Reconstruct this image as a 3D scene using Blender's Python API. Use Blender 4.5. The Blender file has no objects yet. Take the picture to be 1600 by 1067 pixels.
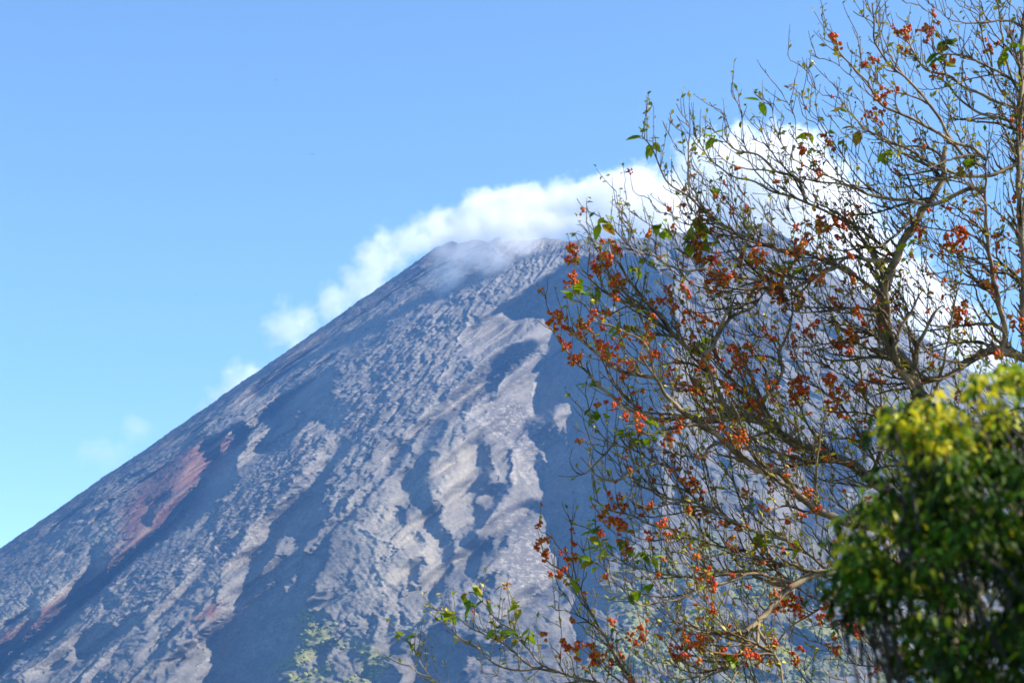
import bpy, bmesh, math, random
import numpy as np
from mathutils import Vector

# ------------------------------------------------------------------ camera, world, sun
scene = bpy.context.scene
COL = scene.collection
R = math.radians
PW, PH = 1600.0, 1067.0                  # the photograph's pixel grid, used to find where things stand
HFOV, PITCH, CAM_Z = R(28.0), R(12.0), 1.7
FPX = PW / 2 / math.tan(HFOV / 2)
cam_d = bpy.data.cameras.new('camera')
cam = bpy.data.objects.new('camera', cam_d)
COL.objects.link(cam)
cam.location = (0, 0, CAM_Z)
cam.rotation_euler = (R(90) + PITCH, 0, 0)
cam_d.sensor_width = 36.0
cam_d.lens = 18.0 / math.tan(HFOV / 2)
cam_d.clip_start, cam_d.clip_end = 0.1, 60000.0
cam_d.dof.use_dof = True
cam_d.dof.focus_distance = 30.0
cam_d.dof.aperture_fstop = 6.3
scene.camera = cam

SUN_EL, SUN_PHI = 38.0, 0.0              # light comes from the right (+x), PHI turns it towards the camera
sdir = Vector((math.cos(R(SUN_EL)) * math.cos(R(SUN_PHI)), -math.cos(R(SUN_EL)) * math.sin(R(SUN_PHI)), math.sin(R(SUN_EL))))
world = bpy.data.worlds.new('World')
scene.world = world
world.use_nodes = True
wn = world.node_tree
bg = wn.nodes['Background']
sky = wn.nodes.new('ShaderNodeTexSky')
sky.sky_type = 'NISHITA'
sky.sun_disc = False
sky.sun_elevation = R(SUN_EL)
sky.sun_rotation = R(90 + SUN_PHI)
sky.altitude = 0
sky.air_density = 0.45
sky.dust_density = 0.0
sky.ozone_density = 1.0
hs = wn.nodes.new('ShaderNodeHueSaturation'); hs.inputs['Hue'].default_value = 0.489; hs.inputs['Saturation'].default_value = 1.03
wn.links.new(sky.outputs[0], hs.inputs['Color']); wn.links.new(hs.outputs[0], bg.inputs['Color'])
bg.inputs['Strength'].default_value = 0.15
sun_d = bpy.data.lights.new('sun', 'SUN')
sun_d.energy = 5.0
sun_d.angle = R(0.53)
sun_d.color = (1.0, 0.89, 0.76)
sun = bpy.data.objects.new('sun', sun_d)
COL.objects.link(sun)
sun.rotation_euler = (-sdir).to_track_quat('-Z', 'Y').to_euler()
sun.location = (60, 0, 80)
scene.view_settings.view_transform = 'Standard'
scene.view_settings.look = 'None'
scene.view_settings.exposure = 1.27
scene.view_settings.gamma = 1.0
scene.view_settings.use_curve_mapping = False
scene.render.engine = 'CYCLES'
cy = scene.cycles
cy.max_bounces = 12
cy.diffuse_bounces = 3
cy.volume_bounces = 8
cy.transparent_max_bounces = 12
cy.volume_max_steps = 256
cy.use_denoising = True

# ------------------------------------------------------------------ helpers
cp, sp_ = math.cos(PITCH), math.sin(PITCH)

def at(px, py, y):
    """The place in the world seen at pixel (px, py) of the photograph, y metres away."""
    a, b = (px - PW / 2) / FPX, (PH / 2 - py) / FPX
    d = Vector((a, cp - b * sp_, sp_ + b * cp))
    return Vector((0, 0, CAM_Z)) + d * (y / d.y)

def project(x, y, z):
    dz = z - CAM_Z
    zc = y * cp + dz * sp_
    zc = np.maximum(zc, 1.0)
    return PW / 2 + FPX * x / zc, PH / 2 - FPX * (dz * cp - y * sp_) / zc

def tag(o, label=None, cat=None, group=None, kind=None):
    for k, v in (('label', label), ('category', cat), ('group', group), ('kind', kind)):
        if v:
            o[k] = v
    return o

def mesh_obj(name, verts, faces, m=None, parent=None, smooth=True):
    me = bpy.data.meshes.new(name)
    v = np.asarray(verts, dtype=np.float32).reshape(-1, 3)
    if isinstance(faces, np.ndarray):
        nf, k = faces.shape
        me.vertices.add(len(v)); me.vertices.foreach_set('co', v.ravel())
        me.loops.add(nf * k); me.loops.foreach_set('vertex_index', faces.astype(np.int32).ravel())
        me.polygons.add(nf); me.polygons.foreach_set('loop_start', np.arange(0, nf * k, k, dtype=np.int32))
        me.update(calc_edges=True); me.validate()
    else:
        me.from_pydata([tuple(p) for p in v], [], faces)
        me.update()
    if smooth:
        me.polygons.foreach_set('use_smooth', np.ones(len(me.polygons), dtype=bool))
    if m:
        me.materials.append(m)
    o = bpy.data.objects.new(name, me)
    COL.objects.link(o)
    if parent:
        o.parent = parent
    return o

def material(name):
    m = bpy.data.materials.new(name)
    m.use_nodes = True
    nt = m.node_tree
    return m, nt, nt.nodes['Principled BSDF']

def hash2(ix, iy, seed):
    h = (ix.astype(np.int64) * 374761393 + iy.astype(np.int64) * 668265263 + seed * 982451653) & 0x7fffffff
    h = ((h ^ (h >> 13)) * 1274126177) & 0x7fffffff
    h = ((h ^ (h >> 16)) * 461845907) & 0x7fffffff
    return ((h ^ (h >> 15)) & 0xffffff) / float(0xffffff)

def vnoise(x, y, seed=0):
    """Gradient noise, about -1..1."""
    ix, iy = np.floor(x), np.floor(y)
    fx, fy = x - ix, y - iy
    ux, uy = fx * fx * fx * (fx * (fx * 6 - 15) + 10), fy * fy * fy * (fy * (fy * 6 - 15) + 10)
    def g(dx, dy):
        a = hash2(ix + dx, iy + dy, seed) * 2 * np.pi
        return np.cos(a) * (fx - dx) + np.sin(a) * (fy - dy)
    n = (g(0, 0) * (1 - ux) + g(1, 0) * ux) * (1 - uy) + (g(0, 1) * (1 - ux) + g(1, 1) * ux) * uy
    return n * 1.45

def fbm(x, y, octaves, seed=0, gain=0.5, ridged=False):
    s, a = 0.0, 1.0
    for k in range(octaves):
        n = vnoise(x, y, seed + k * 17)
        s = s + a * ((1 - 2 * np.abs(n)) if ridged else n)
        x, y, a = x * 2.03 + 11.3, y * 2.03 - 7.7, a * gain
    return s

# ------------------------------------------------------------------ the volcano
# Patches of its face that lie behind ledges (seen in the photograph), by pixel; the relief below is carved so that
# the sun itself leaves them in the shade.
LEDGES = [
 (0.95, [(312,796),(290,830),(252,850),(222,878),(198,902),(172,925),(130,955),(122,944),(158,912),(186,886),(212,862),(240,838),(268,818),(284,796)]),
 (0.9, [(128,948),(96,975),(70,1000),(40,1030),(10,1062),(-20,1085),(-20,1068),(8,1042),(36,1012),(66,985),(90,965),(122,940)]),
 (1.0, [(324,690),(344,678),(349,695),(349,716),(366,722),(373,692),(376,666),(385,661),(405,670),(394,686),(376,713),(373,726),(378,751),(358,769),(329,800),(300,826),(280,808),(277,800),(311,763),(329,740),(331,722),(326,705)]),
 (1.0, [(423,639),(452,616),(486,594),(531,575),(520,612),(529,625),(549,622),(558,634),(558,643),(538,670),(527,681),(515,668),(506,657),(488,661),(475,677),(457,690),(448,704),(416,706),(407,699),(443,666),(441,659),(421,652)]),
 (1.0, [(533,681),(551,676),(557,681),(549,702),(522,735),(515,753),(500,780),(501,786),(519,788),(514,807),(492,839),(479,857),(481,867),(495,861),(510,845),(522,830),(519,861),(511,888),(485,917),(483,941),(481,987),(460,1022),(465,1044),(436,1054),(438,1085),(320,1085),(325,1049),(339,1044),(336,1022),(320,1001),(360,963),(374,941),(379,915),(398,888),(414,861),(428,820),(460,780),(488,762),(504,740),(515,718),(527,695)]),
 (1.0, [(522,826),(560,795),(598,752),(608,735),(611,722),(621,689),(633,679),(643,659),(661,631),(674,608),(684,593),(679,603),(666,628),(649,654),(631,684),(641,692),(649,681),(671,654),(692,628),(694,621),(698,626),(676,654),(656,679),(636,709),(616,737),(585,770),(560,803),(524,834)]),
 (1.0, [(623,745),(628,737),(646,724),(669,704),(671,712),(669,737),(671,760),(677,789),(692,818),(708,845),(711,868),(709,890),(697,908),(690,925),(672,945),(668,935),(672,925),(688,905),(691,890),(686,851),(665,827),(656,795),(637,780),(630,765)]),
 (1.0, [(757,668),(762,686),(769,707),(769,735),(765,747),(772,758),(780,760),(788,755),(790,737),(791,722),(793,702),(799,699),(800,722),(803,732),(797,747),(800,760),(790,775),(783,775),(770,780),(757,772),(747,780),(752,803),(748,815),(740,820),(736,808),(739,795),(737,788),(738,767),(738,752),(746,727),(747,714),(746,702),(737,689),(750,686)]),
 (1.0, [(731,833),(762,845),(754,866),(749,893),(740,907),(728,904),(728,875),(725,848)]),
 (0.9, [(760,795),(784,777),(790,780),(766,806),(754,827),(737,830),(749,806)]),
 (0.9, [(811,786),(838,780),(842,803),(826,800),(805,795)]),
 (1.0, [(886,408),(868,423),(833,451),(820,461),(800,471),(764,474),(767,479),(800,487),(802,492),(810,497),(853,497),(863,514),(853,550),(843,557),(840,578),(838,610),(833,640),(838,654),(828,664),(820,640),(812,632),(816,655),(822,680),(841,704),(851,712),(862,735),(850,722),(838,712),(830,718),(846,745),(846,767),(843,800),(847,795),(855,827),(860,850),(868,880),(885,900),(900,930),(890,960),(900,1000),(905,1040),(915,1000),(930,930),(950,880),(985,840),(1030,790),(1020,700),(1040,620),(1055,520),(1040,430),(1000,405),(950,398)]),
 (1.0, [(760,640),(762,613),(782,560),(795,537),(820,535),(828,527),(843,532),(845,552),(810,568),(792,583),(782,600),(777,620),(782,622),(775,632)]),
 (0.9, [(741,520),(748,500),(758,497),(752,512),(742,524)]),
 (0.9, [(777,497),(790,499),(787,514),(777,514)]),
 (0.9, [(716,600),(734,565),(742,560),(732,578),(724,603)]),
 (0.9, [(570,625),(583,595),(600,566),(628,528),(631,531),(604,570),(590,592),(576,620),(566,640),(562,635)]),
 (0.9, [(588,595),(606,590),(611,598),(607,603),(593,598)]),
 (0.9, [(593,623),(603,617),(608,623),(598,628)]),
 (1.0, [(128,1003),(134,992),(161,976),(183,979),(188,982),(202,963),(215,966),(212,982),(194,992),(175,1006),(161,1017),(134,1033),(129,1027)]),
 (1.0, [(207,925),(223,918),(226,925),(207,933)]),
 (1.0, [(65,1000),(67,984),(83,979),(124,955),(128,966),(116,976),(89,998),(65,1011)]),
 (1.0, [(-10,1020),(11,1006),(30,992),(48,974),(62,955),(70,957),(46,990),(30,1011),(13,1027),(11,1049),(-10,1070)]),
 (1.0, [(129,906),(145,890),(151,874),(145,858),(164,845),(167,855),(161,863),(172,882),(175,901),(161,912),(156,920),(140,925),(118,933),(116,941),(114,931)]),
 (0.9, [(229,815),(237,796),(226,780),(242,796),(243,810),(237,834)]),
 (0.9, [(167,941),(175,925),(199,939),(183,955),(175,957)]),
 (0.9, [(317,826),(333,804),(350,785),(355,788),(333,820),(309,836)]),
 (0.8, [(309,869),(341,858),(358,863),(344,871),(331,893),(304,931),(269,957),(242,974),(282,931),(323,888)]),
 (0.9, [(247,1014),(258,1000),(274,984),(277,992),(258,1011),(210,1062),(199,1067),(229,1035)]),
 (0.9, [(640,836),(654,831),(667,850),(662,855),(646,845)]),
 (1.0, [(637,880),(664,871),(667,880),(654,888),(656,898),(651,909),(635,912),(637,896)]),
 (1.0, [(619,933),(632,915),(624,941),(629,955),(635,979),(627,979),(627,958)]),
 (0.9, [(495,1011),(508,1009),(514,1022),(508,1054),(500,1052),(500,1033)]),
 (0.9, [(546,1011),(554,1030),(559,1049),(570,1067),(559,1060),(551,1038)]),
 (0.8, [(565,960),(592,968),(594,976),(570,966)]),
 (0.8, [(514,955),(524,966),(527,976),(519,968)]),
 (0.9, [(658,1010),(675,990),(700,985),(722,1005),(728,1030),(720,1080),(650,1080)]),
 (0.55, [(676,655),(698,660),(695,680),(670,702),(650,715),(660,690)]),
 (0.42, [(420,590),(520,510),(600,455),(660,420),(700,440),(660,480),(620,510),(590,545),(560,560),(530,575),(486,594),(452,616),(430,630),(400,620)]),
 (0.45, [(690,400),(760,400),(800,420),(760,450),(700,470),(650,480),(655,430)]),
 (0.7, [(1120,520),(1180,470),(1240,500),(1220,580),(1160,640),(1120,600)]),
 (0.7, [(1010,960),(1060,900),(1080,920),(1050,980),(1020,1020)]),
 (0.8, [(1250,720),(1330,660),(1360,700),(1310,800),(1240,850)]),
]
LIT = [
 [(413,904),(414,890),(436,863),(436,847),(452,836),(468,842),(465,855),(449,866),(438,869),(428,885),(420,896)],
 [(395,936),(422,912),(436,893),(433,909),(411,931)],
 [(445,923),(455,909),(468,890),(476,889),(465,906),(452,927)],
 [(470,830),(479,817),(480,822),(474,832)],
 [(861,646),(871,628),(889,628),(895,646),(879,651),(885,666),(884,679),(889,702),(883,702),(879,681),(871,679),(869,661)],
 [(938,500),(962,474),(957,490),(944,506)],
 [(468,655),(476,645),(479,650),(476,658),(468,668)],
]
RUBBLE = [
 [(470,680),(490,660),(520,670),(530,690),(480,770),(440,810),(400,860),(350,900),(300,920),(240,960),(130,980),(110,970),(160,930),(240,870),(310,830),(360,780),(400,720),(430,690)],
 [(640,440),(760,400),(880,400),(840,460),(800,500),(860,510),(840,560),(780,600),(740,650),(690,600),(640,640),(580,700),(530,670),(530,600),(580,520)],
 [(730,650),(790,610),(830,630),(850,700),(840,760),(790,690),(755,670)],
 [(770,800),(790,780),(830,800),(860,850),(870,900),(850,960),(800,930),(780,880),(800,840)],
 [(550,800),(600,740),(640,650),(700,560),(720,560),(690,620),(640,690),(600,760)],
]
RED = [
 [(196,850),(200,795),(230,748),(280,715),(320,690),(345,680),(372,690),(365,720),(330,740),(300,770),(280,815),(250,835),(215,862)],
 [(55,965),(90,930),(130,910),(170,890),(165,925),(120,955),(75,980)],
 [(0,1000),(40,970),(55,975),(20,1010),(0,1030)],
 [(300,965),(330,935),(352,950),(345,970),(310,980)],
 [(205,835),(222,862),(172,905),(120,940),(60,985),(0,1025),(0,1000),(60,960),(110,925),(160,885)],
]
LIT_TAN = [
 [(140,850),(165,835),(200,820),(200,860),(190,895),(172,890),(160,860)],
 [(0,930),(60,900),(110,880),(120,920),(70,950),(20,985),(0,990)],
 [(160,960),(200,920),(250,915),(250,950),(190,970)],
 [(330,860),(400,820),(390,880),(330,930),(300,960)],
 [(560,800),(620,770),(660,800),(690,880),(660,1000),(600,960),(520,1000),(490,960),(520,880)],
 [(670,700),(745,690),(745,740),(735,800),(700,820),(672,770)],
]
GREEN = [
 [(425,1080),(445,1040),(470,1000),(482,955),(500,945),(520,990),(545,985),(600,1030),(640,1080)],
 [(900,1080),(940,1000),(970,920),(1010,870),(1080,850),(1200,840),(1320,860),(1450,900),(1500,1080)],
]

SPINES = [
 (3.2, [(788,372),(778,400),(768,425),(757,452),(740,490),(728,515)]), (2.4, [(700,440),(706,455),(708,474)]), (2.4, [(686,490),(683,512),(676,530)]),
 (2.4, [(668,528),(660,555),(650,580)]), (2.6, [(727,508),(718,545),(706,580),(690,605)]), (4.5, [(842,553),(815,563),(796,578),(786,600),(783,612)]),
 (3.2, [(838,600),(836,625),(830,650),(836,660)]), (4.0, [(700,618),(735,650),(760,668),(795,690),(815,715),(838,742)]), (2.4, [(800,700),(812,720),(830,745),(846,752)]),
 (2.6, [(696,606),(740,585),(775,590)]), (3.0, [(745,650),(775,630),(800,615),(830,590)]), (2.8, [(640,575),(622,600),(605,640),(580,690),(560,720)]),
 (2.4, [(600,640),(585,680),(560,730),(530,775),(500,800)]), (3.2, [(690,622),(650,668),(615,712),(580,760),(545,800)]), (3.0, [(540,640),(520,690),(500,730)]),
 (3.4, [(760,690),(775,735),(790,760)]), (4.0, [(798,712),(812,735),(830,760)]), (6.0, [(803,735),(808,758)]), (3.0, [(845,705),(858,728),(862,735)]),
 (3.0, [(430,790),(400,830),(370,868),(350,890)]), (2.6, [(330,860),(300,905),(280,930)]), (2.6, [(300,800),(285,830),(262,850)]),
 (3.0, [(255,850),(220,870),(200,885)]), (3.0, [(250,935),(225,945),(200,950),(180,965)]), (2.6, [(330,940),(312,965),(290,1000),(265,1040)]),
 (2.4, [(200,1000),(170,1030),(140,1060)]), (2.4, [(285,1000),(300,980),(320,1010),(335,1035)]), (2.6, [(590,870),(600,910),(615,940)]),
 (3.0, [(600,930),(610,960),(590,1000),(575,1040)]), (2.6, [(690,760),(700,800),(690,830)]), (2.6, [(560,820),(600,850),(640,860)]),
 (2.4, [(890,470),(880,500),(860,520)]), (2.6, [(850,380),(845,410),(830,440)]), (2.2, [(800,400),(790,430),(770,460)]), (2.2, [(640,470),(620,500),(600,530)]),
]

def raster(poly, W=1700, H=1140, ox=50, oy=20):
    """Inside test of a polygon on a grid that covers the photograph and a margin."""
    m = np.zeros((H, W), dtype=bool)
    p = np.array(poly, dtype=float) + (ox, oy)
    x0, x1 = int(max(0, p[:, 0].min() - 1)), int(min(W, p[:, 0].max() + 2))
    y0, y1 = int(max(0, p[:, 1].min() - 1)), int(min(H, p[:, 1].max() + 2))
    if x1 <= x0 or y1 <= y0:
        return m
    gx, gy = np.meshgrid(np.arange(x0, x1) + .5, np.arange(y0, y1) + .5)
    ins = np.zeros(gx.shape, dtype=bool)
    n = len(p)
    for i in range(n):
        (xa, ya), (xb, yb) = p[i], p[(i + 1) % n]
        if ya == yb:
            continue
        c = ((ya > gy) != (yb > gy)) & (gx < (xb - xa) * (gy - ya) / (yb - ya) + xa)
        ins ^= c
    m[y0:y1, x0:x1] = ins
    return m

def blur(a, r):
    for ax in (0, 1):
        for _ in range(2):
            pad = [(0, 0)] * a.ndim; pad[ax] = (r + 1, r)
            c = np.cumsum(np.pad(a, pad, mode='edge'), axis=ax)
            n = a.shape[ax]
            hi = np.take(c, np.arange(2 * r + 1, 2 * r + 1 + n), axis=ax)
            lo = np.take(c, np.arange(0, n), axis=ax)
            a = (hi - lo) / (2 * r + 1)
    return a

def union(polys, r):
    m = np.zeros((1140, 1700))
    for q in polys:
        m = np.maximum(m, raster(q))
    return blur(m, r)

def sample(img, u, v):
    x = np.clip(u + 50, 0, img.shape[1] - 1.01); y = np.clip(v + 20, 0, img.shape[0] - 1.01)
    ix, iy = x.astype(int), y.astype(int)
    fx, fy = x - ix, y - iy
    return (img[iy, ix] * (1 - fx) + img[iy, ix + 1] * fx) * (1 - fy) + (img[iy + 1, ix] * (1 - fx) + img[iy + 1, ix + 1] * fx) * fy

led = np.zeros((1140, 1700))
for st, q in LEDGES:
    led = np.maximum(led, raster(q) * st)
for q in LIT:
    led[raster(q)] = 0
led = blur(led, 1)
spn_i = np.zeros((1140, 1700))
for wd, q in SPINES:
    for (xa, ya), (xb, yb) in zip(q, q[1:]):
        l_ = math.hypot(xb - xa, yb - ya); nx_, ny_ = -(yb - ya) / l_ * wd * .7, (xb - xa) / l_ * wd * .7
        spn_i = np.maximum(spn_i, raster([(xa + nx_, ya + ny_), (xb + nx_, yb + ny_), (xb - nx_, yb - ny_), (xa - nx_, ya - ny_)]))
spn_i = blur(spn_i, 1)
rub_i, red_i, lit_tan_i, gre_i = union(RUBBLE, 12), union(RED, 6), union(LIT_TAN, 10), union(GREEN, 14)

AX, AY = 270.0, 6000.0                    # the cone's axis
R0, ZR = 505.0, 1545.0
NZ, NT, NB = 780, 1020, 46
rr = np.linspace(R0, 5200, 4000)
sl = 0.757 + 0.06 * np.exp(-(rr - R0) / 650.0)
sl = np.where(rr > 2250, sl * np.exp(-(rr - 2250) / 620.0), sl)
zz = ZR - np.concatenate([[0], np.cumsum((sl[1:] + sl[:-1]) / 2 * np.diff(rr))])
ztop = ZR
zbot = max(90.0, zz.min() + 5)
# rows: evenly spaced in height down the visible face, then the foot
zrow = np.linspace(ztop, zbot, NZ)
rrow = np.interp(-zrow, -zz, rr)
slope_row = np.interp(rrow, rr, sl)
# columns: fine over what can be seen at each height, coarse round the back
k = np.linspace(0, 1, NZ)
tmin = np.interp(rrow, [500, 1000, 1700, 2300, 3200], [-100, -95, -72, -46, -36])
tmax = np.interp(rrow, [500, 1000, 1700, 2300, 3200], [95, 88, 52, 36, 30])
c = np.linspace(0, 1, NT)
TH = np.empty((NZ, NT + 2 * NB))
e = np.linspace(0, 1, NB + 1)
for i in range(NZ):
    fine = tmin[i] + (tmax[i] - tmin[i]) * c
    TH[i] = np.concatenate([-180 + (180 + tmin[i]) * (1 - (1 - e[:-1]) ** 2), fine, 180 - (180 - tmax[i]) * ((1 - e[1:]) ** 2)])
TH = np.radians(TH)
Z = np.repeat(zrow[:, None], TH.shape[1], 1)
RB = np.repeat(rrow[:, None], TH.shape[1], 1)
cosT, sinT = np.cos(TH), np.sin(TH)
rim_dz = (-85 * np.maximum(cosT, 0) ** 1.5 + 68 * np.maximum(sinT, 0) ** 1.3)
XS = RB * (sinT + 0.9 * (1 - cosT) * np.sign(TH))
ARC = TH * 1100.0                         # streaks run down the cone and meet at the top
DOWN = RB * 1.22
rim_n = 9 * fbm(ARC / 150, ARC * 0 + 3.3, 5, 91)
fade = np.exp(-(RB - R0) / 330.0)
dzrim = (rim_dz + rim_n * np.exp(-(RB - R0) / 60.0)) * fade

w1 = fbm(ARC / 70, DOWN / 170, 4, 5)
w2 = fbm(ARC / 70 + 40, DOWN / 170, 4, 6)
w3 = fbm(ARC / 16, DOWN / 40, 3, 7)
w4 = fbm(ARC / 16 + 9, DOWN / 40, 3, 8)
x0 = AX + RB * sinT
y0 = AY - RB * cosT
z0 = Z + dzrim
W0 = np.stack([x0, y0, z0 - CAM_Z], -1)
dist = np.linalg.norm(W0, axis=-1, keepdims=True)
W0 = W0 / dist                             # line of sight to each point: relief is pushed back along it
sl2 = slope_row[:, None]
nrm = np.sqrt(1 + sl2 ** 2)
N0 = np.stack([sinT * sl2 / nrm, -cosT * sl2 / nrm, np.repeat(1 / nrm, TH.shape[1], 1)], -1)
S = np.array(sdir)
wn0 = np.minimum((W0 * N0).sum(-1), -0.08)
sn0 = (N0 * S).sum(-1)
alpha = sn0 / wn0
T0 = S - alpha[..., None] * W0
t_th = T0[..., 0] * cosT + T0[..., 1] * sinT
t_z = np.maximum(T0[..., 2], 0.12)
u, v = project(x0, y0, z0)
front = np.clip((cosT + 0.25) / 0.2, 0, 1)
inside = np.clip((u + 40) / 30, 0, 1) * np.clip((1640 - u) / 30, 0, 1)
far_r = np.clip((u - 940) / 40, 0, 1)
w5 = fbm(XS / 9, DOWN / 15, 3, 9, 0.65)
w6 = fbm(XS / 9 + 31, DOWN / 15, 3, 10, 0.65)
m = sample(led, u + (2.6 + 14 * far_r) * w1 + (2.4 + 3 * far_r) * w3 + 3.4 * w5, v + 2.6 * w2 + 2.4 * w4 + 3.4 * w6) * front * inside
crag = fbm(ARC / 30 + 0.7 * w1, DOWN / 150, 5, 161, 0.62)
crag = np.clip((crag - 0.46) * 7, 0, 1) * np.clip((u + 200) / 100, 0, 1) * front
rub, red, lit_tan, gre = (sample(q, u + 10 * w1 + 6 * w3, v + 10 * w2 + 6 * w4) * front * inside for q in (rub_i, red_i, lit_tan_i, gre_i))
rub = rub * np.clip((v - 470) / 150, 0.3, 1)
flank = np.clip((-sinT - 0.72) / 0.2, 0, 1) * (1 - np.clip(red + lit_tan, 0, 1))
spn = np.clip(sample(spn_i, u + 3 * w1 + 3.5 * w3 + 2.5 * w5, v + 3 * w2 + 3.5 * w4 + 2.5 * w6), 0, 1) * front * inside
stria = fbm((u * .8 - v * .6) / 6.0 + 0.8 * w1, (u * .6 + v * .8) / 75.0 + 0.3 * w2, 4, 171, 0.6, ridged=True)
# smaller ledges and flutes everywhere, running down the slope
sm = fbm(ARC / 17 + 1.1 * w1, DOWN / 85, 4, 131, 0.6)
sm2 = fbm(ARC / 8 + 0.6 * w3, DOWN / 75, 4, 141, 0.62)
crag = crag * (1 - 0.9 * flank) * (1 - 0.5 * rub)
m = np.maximum(m, 0.95 * crag)
zone = np.clip(0.55 + 0.6 * fbm(XS / 180, DOWN / 240, 2, 151) + 0.6 * rub, 0.15, 1.0) * (1 - 0.85 * flank)
m_s = np.maximum(np.clip((sm - 0.30) * 5, 0, 1), np.clip((sm2 - 0.34) * 5, 0, 1) * (0.22 + 0.7 * rub)) * zone * (1 - 0.75 * m)
d, ds = np.zeros_like(TH), np.zeros_like(TH)
for i in range(1, NZ):
    dz = zrow[i - 1] - zrow[i]
    src = TH[i] + t_th[i] / t_z[i] * dz / rrow[i]
    tau = dz / t_z[i]
    prev = np.interp(src, TH[i - 1], d[i - 1])
    lit = 1 - np.clip(m[i] * 1.8, 0, 1)
    d[i] = np.clip(prev * np.exp(-tau / (16 + 0.26 * prev) * lit) - tau * alpha[i] * (1.12 + 1.5 * np.clip((-sinT[i] - 0.45) / 0.3, 0, 1)) * m[i], 0, 640)
    prev = np.interp(src, TH[i - 1], ds[i - 1])
    ds[i] = np.clip(prev * np.exp(-tau / 14 * (1 - m_s[i])) - tau * alpha[i] * 1.1 * m_s[i], 0, 60)
d = blur(d, 2) + ds
delta = d

# fine relief: flutes down the slope, ledges, boulders
fl = fbm(ARC / 40 + 1.2 * w2, DOWN / 420, 5, 21, 0.62, ridged=True)
flw = fbm(ARC / 85 + 0.9 * w1, DOWN / 750, 4, 23, 0.5, ridged=True)
fl2 = fbm(ARC / 13 + 0.8 * w1, DOWN / 130, 4, 31, 0.7, ridged=True)
iso = fbm(XS / 30 + 0.3 * w1, DOWN / 50, 5, 41, 0.66)
bo = fbm(XS / 14.0, DOWN / 13.0, 4, 51, 0.8)
bo = np.clip(bo - 0.25 + 0.25 * fbm(XS / 70, DOWN / 90, 2, 52), 0, 1)
patch = np.clip(0.5 + 0.9 * fbm(XS / 210, DOWN / 300, 2, 81), 0.1, 1.3)
quiet = np.clip(1 - 0.75 * m * (1 - rub * 0.8), 0.2, 1) * (1 - 0.45 * np.clip(lit_tan + red, 0, 1))
rough = 0.55 + 0.45 * np.clip(RB / 1400, 0.3, 1.4)
disp = quiet * (1 - 0.7 * flank) * (8.5 * rough * flw + 6.5 * rough * fl * patch + 3.6 * fl2 * patch * (1 + 0.3 * rub) - 2.2 * iso) + 6.0 * rub * bo * (0.35 + 0.65 * quiet) + flank * (1.6 * fbm(XS / 24, DOWN / 16, 4, 45, 0.6) + 3.0 * fbm(XS / 70, DOWN / 42, 3, 46, 0.6))
edge = np.clip((RB - R0) / 60, 0, 1)
Q = W0 * (dist + delta[..., None]) + np.array([0, 0, CAM_Z])
disp = disp + spn * (5.0 + 2.5 * w5) + 3.0 * np.clip(lit_tan, 0, 1) * quiet * stria
disp = disp * (0.06 + 0.94 * edge)
x = Q[..., 0] + disp * sinT
y = Q[..., 1] - disp * cosT
z = Q[..., 2]
rad = RB
z[-1] = -6.0
# the bowl inside the rim
rows = [np.stack([x, y, z], -1)]
bowl = []
for q, dep in ((0.985, 14), (0.9, 70), (0.75, 120), (0.5, 190), (0.25, 210), (0.02, 215)):
    bowl.append(np.stack([AX + rad[0] * q * sinT[0], AY - rad[0] * q * cosT[0], z[0] - dep], -1))
P = np.concatenate([np.array(bowl)[::-1], rows[0]], 0)
nr, nc = P.shape[:2]
idx = np.arange(nr * nc).reshape(nr, nc)
F = np.stack([idx[:-1, :-1], idx[1:, :-1], idx[1:, 1:], idx[:-1, 1:]], -1).reshape(-1, 4)
vm, vt, vb = material('volcanic_rock')
volcano = mesh_obj('volcano', P.reshape(-1, 3), F, vm)
tag(volcano, 'steep grey volcano cone with gullies, a reddish left cliff and rubble fields', kind='structure')
# rock colours: ash grey, rust red scoria, tan with sunlit ribs painted paler, boulders, a little green low down
n1 = fbm(ARC / 80, DOWN / 200, 4, 61)
n2 = fbm(ARC / 12, DOWN / 30, 3, 62)
n3 = hash2(np.round(XS / 5.0), np.round(DOWN / 5.0), 63)
strk = fbm(ARC / 22 + 0.6 * w1, DOWN / 150, 4, 66, 0.6)
val = 0.135 * (1 + 0.24 * n1 + 0.16 * n2 + 0.16 * strk)
colr = np.stack([val * 1.08, val * 1.03, val * 0.92], -1)
def mix(c0, cc, f):
    return c0 * (1 - f[..., None]) + np.array(cc) * f[..., None]
colr = mix(colr, (0.046, 0.041, 0.042), np.clip(flank * 0.75, 0, 1))  # left flank painted darker, standing in for its grazing sunlight
colr = mix(colr, (0.265, 0.24, 0.19), np.clip(lit_tan * (0.55 + 0.6 * n1 + 0.4 * strk), 0, 1))  # tan rock, with the lightness of sunlit ribs and cliff painted in
colr = mix(colr, (0.125, 0.058, 0.045), np.clip(red * (0.9 + 0.5 * n2), 0, 1))
colr = mix(colr, (0.14, 0.105, 0.085), np.clip(red * (0.9 * strk + 0.1), 0, 1))
vn = fbm(ARC / 50, DOWN / 110, 5, 71, 0.65)
veg = np.clip(gre * (0.25 + 1.6 * vn), 0, 0.9)
colr = mix(colr, (0.20, 0.205, 0.06), veg)
colr = mix(colr, (0.045, 0.065, 0.025), np.clip(gre * np.clip(fbm(XS / 9, DOWN / 11, 3, 77) * 2.5 - 0.9, 0, 1), 0, .8))
colr = mix(colr, (0.33, 0.305, 0.26), np.clip(spn * (0.55 + 0.6 * w5), 0, 0.85))
colr = mix(colr, (0.092, 0.085, 0.083), np.clip(rub * 0.5, 0, 1) * (bo <= 0.05))
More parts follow.
